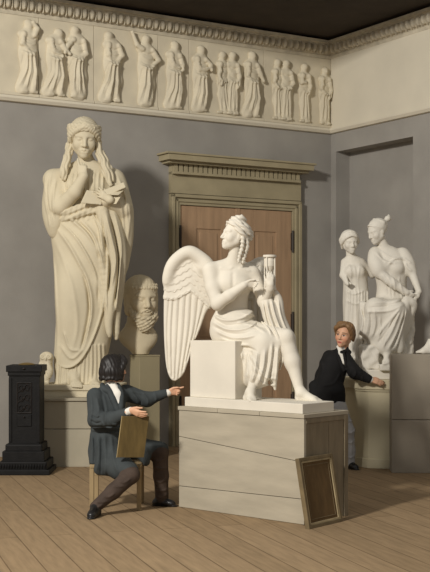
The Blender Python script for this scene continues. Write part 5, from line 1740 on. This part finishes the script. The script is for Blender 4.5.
obj('neckcloth', S.mesh(Y_r), M_black, mn2)
S = Sculpt(298, 378, 340, 418, -26, 30, 0.6)
S.loft([(348.5, 343, 3, 6, 5.5), (352, 341, 3, 11, 7), (356, 337, 3, 12.5, 9), (364, 335, 3, 13.5, 10), (376, 332, 3, 14, 10.5), (386, 329, 3, 14.5, 11), (396, 328, 3, 16.5, 12), (404, 328, 3, 15.5, 12.5), (408, 328, 3, 13.5, 12)], k=3)
S.chain([(344, 358, -3, 7.2), (354, 372, -8, 6.4), (367.5, 378.5, -8, 4.3)], k=3)
S.chain([(330, 357, 7, 6.8), (323, 376, 11, 6.2), (317, 392, 9, 5)], k=4)
S.chain([(314, 386, 4, 5), (316, 398, 2, 5), (326, 402, -4, 5)], k=5)
S.chain([(336, 392, -2, 9), (340, 404, -2, 5)], k=5)
S.chain([(339, 347, -5, 3), (342, 355, -9, 3.2), (344, 366, -11, 2.2)], k=1, op='s')
S.curve([(337.5, 348, -3, 1.6), (338, 357, -7, 2), (343, 370, -9, 1.8)], k=0.8); S.curve([(347, 348, -1, 1.6), (347, 356, -6, 2), (346, 368, -9, 1.8)], k=0.8)
for p, w_, a in [([(350, 366), (354, 371), (352, 378)], 1, 0.9), ([(345, 363), (349, 369), (348, 376)], 1, 0.9), ([(358, 371), (361, 376), (360, 381)], 1, 0.8), ([(320, 358), (322, 372), (316, 386)], 1.3, 1), ([(340, 372), (334, 382), (322, 386)], 1.2, 0.9), ([(330, 388), (332, 398), (336, 404)], 1.2, 0.9), ([(318, 388), (318, 396), (320, 404)], 1.2, 0.9)]:
    S.fold(p, w_, a)
obj('coat', S.mesh(Y_r), M_black, mn2)
S = Sculpt(312, 364, 396, 474, -22, 28, 0.6)
S.chain([(336, 406, 0, 10.5), (345.8, 430, -4, 7.8), (348.5, 450, -1, 6.4), (349.5, 463, 0, 5.6)], k=3)
S.chain([(328, 406, 5, 11), (331, 436, 8, 8.4), (328, 463, 10, 5.6)], k=3)
for p, w_, a in [([(340, 414), (347, 420), (354, 420)], 1.1, 0.9), ([(342, 428), (349, 432), (356, 428)], 1.1, 0.9), ([(344, 440), (350, 442), (355, 438)], 1, 0.7), ([(345, 455), (350, 457), (355, 454)], 1, 0.8), ([(350, 424), (351, 440), (350, 462)], 1, 0.6)]:
    S.fold(p, w_, a)
obj('trousers', S.mesh(Y_r), M_trous_g, mn2)
shoe('shoe', (349.5, 461.5, 0), (0.55, 0, -1), mn2, Y_r, VR, M_shoe, sc=0.82)
shoe('shoe', (328, 461.5, 10), (0.5, 0, -1), mn2, Y_r, VR, M_shoe, sc=0.82)
S = Sculpt(360, 376, 370, 390, -18, 6, 0.5)
S.cap((366.6, 378.2, -8), (369.2, 379.2, -8), 3.7, 3.4, k=0.5)
obj('cuff', S.mesh(Y_r), M_linen, mn2)
# ------------------------------------------------------------------ plaster frieze slabs with figures in relief
M_frieze = mat('cream_frieze_plaster', (216, 206, 182), 0.85, 0.06, 3.0, 0.12, 25)
def wall_mesh(S, a_org, z_org):
    """sculpted in centimetres: u along the wall to the right, v down, w into the wall"""
    V, Q = S.nets(1)
    X = np.empty_like(V)
    a = a_org - V[:, 0] / 100.0
    out = -V[:, 2] / 100.0
    X[:, 0] = C0.x - DB.x * a + NB.x * out
    X[:, 1] = C0.y - DB.y * a + NB.y * out
    X[:, 2] = z_org - V[:, 1] / 100.0
    return np_mesh(X, Q)

def relief(a, ztop, zbot, parent, face=1, lean=0.0, step=0.0, arms=(), w0=-4.0, width=1.0, robe_flare=0.0, bow=0.0, seed=0):
    """a draped figure standing out of the slab; heights in metres; arms: polylines in figure units (x right, y up, feet 0 crown 100)"""
    Hc = (ztop - zbot) * 100
    f = Hc / 100.0
    r_ = random.Random(seed)
    S = Sculpt(-36 * f, 36 * f, -112 * f, 1.5, -17, -2.5, 0.9)
    def P(x, y, w=0.0): return (x * f + lean * y * f / 100.0 * 100 * 0.01 * 1.0, -y * f, w0 + w)
    wd = width * 1.4
    hx = 1.5 * face + bow * face
    S.ell(P(hx, 93 - abs(bow) * 0.5, 0.5), (5.6 * f, 7.0 * f, 5.0), k=2)
    S.ell(P(hx - 1.2 * face, 95 - abs(bow) * 0.5, 1), (6.4 * f, 6.0 * f, 5.2), k=1)
    if face:
        S.cap(P(hx + 5 * face, 93.5 - abs(bow) * 0.5, 0.5), P(hx + 6.6 * face, 91.2 - abs(bow) * 0.5, 0.5), 0.9 * f, 1.1 * f, k=1)
        S.cap(P(hx + 4 * face, 87.5 - abs(bow) * 0.5, 0.5), P(hx + 4.8 * face, 88 - abs(bow) * 0.5, 0.5), 1.2 * f, k=1)
    else:
        S.cap(P(hx, 94, -4.0), P(hx, 91, -4.8), 0.8 * f, 1.0 * f, k=1)
    S.cap(P(hx * 0.8, 88, 1), P(0, 80, 1), 3.2 * f, 4 * f, k=2)
    S.cap(P(-8 * wd, 79, 1.2), P(8 * wd, 79, 1.2), 4.2 * f, 4.2 * f, k=3)
    S.chain([P(0, 78, 1.5) + (9 * wd * f,), P(0, 64, 1.5) + (8.6 * wd * f,), P(0, 52, 1.5) + (9.6 * wd * f,)], k=4, flat=((0, 0, 1), 0.42))
    S.chain([P(0, 54, 1.5) + (9.8 * wd * f,), P(step * 0.25, 30, 1.5) + (9.4 * wd * f,), P(-step * 0.2 - robe_flare * face, 6, 1.5) + (8.6 * wd * f,)], k=4, flat=((0, 0, 1), 0.38))
    if step:
        S.chain([P(3 * face, 50, -1) + (7 * f,), P(step * 0.6 * face, 28, -2) + (5.6 * f,), P(step * face * 0.75, 5, -1) + (4.4 * f,)], k=4)
        S.chain([P(-3 * face, 50, 1) + (7 * f,), P(-step * 0.35 * face, 28, 0) + (5.4 * f,), P(-step * face * 0.9, 4, 1) + (4.2 * f,)], k=4)
    for sx in (1, -1):
        bx = (step * (0.75 if sx > 0 else -0.9) * face if step else 5 * sx * wd)
        S.cap(P(bx - 1 * face, 2, -1), P(bx + 5 * (face if face else sx * 0.5), 1.6, -1.5), 2.8 * f, 2.2 * f, k=1.5)
    for A in arms:
        S.chain([P(p[0], p[1], -2.4 - 0.4 * i) + ((4.0, 3.3, 2.5, 2.3)[min(i, 3)] * f,) for i, p in enumerate(A)], k=1.6)
        e = A[-1]
        S.ell(P(e[0], e[1], -4), (2.4 * f, 2.8 * f, 2.0), k=1)
    n = 7
    for i in range(n):
        x0 = (i - (n - 1) / 2) * 2.5 * wd
        s_ = r_.uniform(-2, 2)
        S.fold([P(x0 * 0.7, 56)[:2], P(x0 * 1.05 + s_ + step * 0.15 * face, 32)[:2], P(x0 * 1.3 - robe_flare * face * 0.8 + step * x0 * 0.05, 4)[:2]], 1.1, 1.5 if i % 2 else -1.4, front=-4)
    for i in range(4):
        y = 78 - i * 7
        S.fold([P(-8 * wd, y - 1)[:2], P(0 + 2 * face, y - 6)[:2], P(8 * wd, y - 2 - i)[:2]], 1.1, 1.1 if i % 2 else -1.0, front=-4)
    S.fold([P(-9 * wd, 56)[:2], P(0, 50)[:2], P(9 * wd, 58)[:2]], 1.4, 1.3, front=-7)
    S.cut((0, 0, 1), (0, 0, -4.6))
    S.cut((0, -1, 0), (0, -(ZF1 - 0.012 - zbot) * 100, 0))
    me = wall_mesh(S, a, zbot)
    obj('relief_figure', me, M_frieze, parent)

zb_ = ZF0 + 0.065
fig = {
 1: dict(px=26, top=5.26, face=1, step=9, arms=[[(-7, 79), (-10, 66), (-2, 58), (6, 50)], [(8, 79), (12, 88), (6, 96)]], robe_flare=5, seed=1),
 2: dict(px=53, top=5.22, face=1, step=10, bow=5, robe_flare=8, arms=[[(-7, 79), (-4, 62), (9, 58)], [(7, 79), (15, 68), (21, 62)]], seed=2),
 3: dict(px=75, top=5.27, face=-1, step=6, bow=3, robe_flare=3, arms=[[(-7, 79), (-16, 70), (-20, 60)], [(8, 79), (12, 62), (2, 56)]], seed=3),
 4: dict(px=110, top=5.27, face=-1, step=9, bow=5, robe_flare=-9, arms=[[(8, 79), (14, 66), (3, 54), (-1, 52)], [(-7, 79), (-8, 64), (-4, 56)]], seed=4),
 5: dict(px=144, top=5.27, face=-1, step=4, robe_flare=-2, arms=[[(-8, 79), (-17, 84), (-25, 101)], [(8, 79), (18, 66), (8, 57)]], seed=5),
 6: dict(px=172, top=5.245, face=1, step=6, robe_flare=6, arms=[[(-7, 79), (-4, 62), (6, 60)], [(7, 79), (12, 66), (12, 58)]], seed=6),
 7: dict(px=198, top=5.235, face=1, step=4, robe_flare=4, arms=[[(-7, 79), (-5, 62), (8, 64), (14, 68)], [(7, 79), (16, 72), (17, 64)]], seed=7),
 8: dict(px=220.5, top=5.20, face=-1, width=0.8, robe_flare=5, arms=[[(-6, 79), (-9, 62), (-7, 46)]], seed=8, w0=-3.0),
 9: dict(px=230.0, top=5.21, face=-1, width=0.8, robe_flare=0, arms=[[(6, 79), (10, 62), (8, 44)]], seed=9, w0=-5.0),
 10: dict(px=249, top=5.255, face=1, step=9, robe_flare=5, arms=[[(-7, 79), (-9, 62), (0, 52)], [(8, 79), (14, 66), (19, 56)]], seed=10),
 11: dict(px=275.5, top=5.20, face=-1, width=0.8, robe_flare=3, arms=[[(-6, 79), (-9, 62), (-3, 54)]], seed=11, w0=-3.0),
 12: dict(px=283.5, top=5.20, face=-1, width=0.85, robe_flare=0, arms=[[(6, 79), (11, 62), (3, 54)]], seed=12, w0=-5.0),
 13: dict(px=302, top=5.19, face=-1, width=0.85, robe_flare=2, arms=[[(-6, 79), (-9, 66), (-2, 68)], [(6, 79), (9, 62), (5, 50)]], seed=13),
 14: dict(px=322, top=5.175, face=0, width=0.9, arms=[[(-7, 79), (-10, 62), (-2, 54)], [(7, 79), (11, 60), (8, 46)]], seed=14),
}
slabs = [(-92, 37, [1], 'leftmost slab of the frieze, with one striding draped figure in relief'),
         (37, 92, [2, 3], 'frieze slab with two embracing draped figures, above the wreathed statue'),
         (92, 156, [4, 5], 'frieze slab with a bowed figure and one raising an arm, left of the door'),
         (156, 187, [6], 'narrow frieze slab with a single figure facing right, above the left of the door'),
         (187, 262, [7, 8, 9, 10], 'frieze slab with four draped figures in relief, above the middle of the door'),
         (262, None, [11, 12, 13, 14], 'rightmost frieze slab with four standing draped figures, in the corner')]
for l, r, fs, lab in slabs:
    al, ar = back_a(l), (0.012 if r is None else back_a(r))
    t = thing('plaster_relief', lab, 'relief', BP((al + ar) / 2, ZF0 + 0.02, 0), 'relief slabs of the frieze')
    m = MB(); on(m, BP, al - 0.003, ar + 0.003, ZF0 + 0.022, ZF1 - 0.004, 0.003, 0.05, 0.003)
    on(m, BP, al - 0.003, ar + 0.003, ZF0 + 0.022, ZF0 + 0.06, 0.045, 0.075, 0.004)
    obj('slab', m.mesh(), M_frieze, t)
    for k in fs:
        p = dict(fig[k])
        a = back_a(p.pop('px')); tp = p.pop('top')
        w0 = p.pop('w0', -4.0) - 3.2
        relief(a, tp, zb_, t, w0=w0, **p)
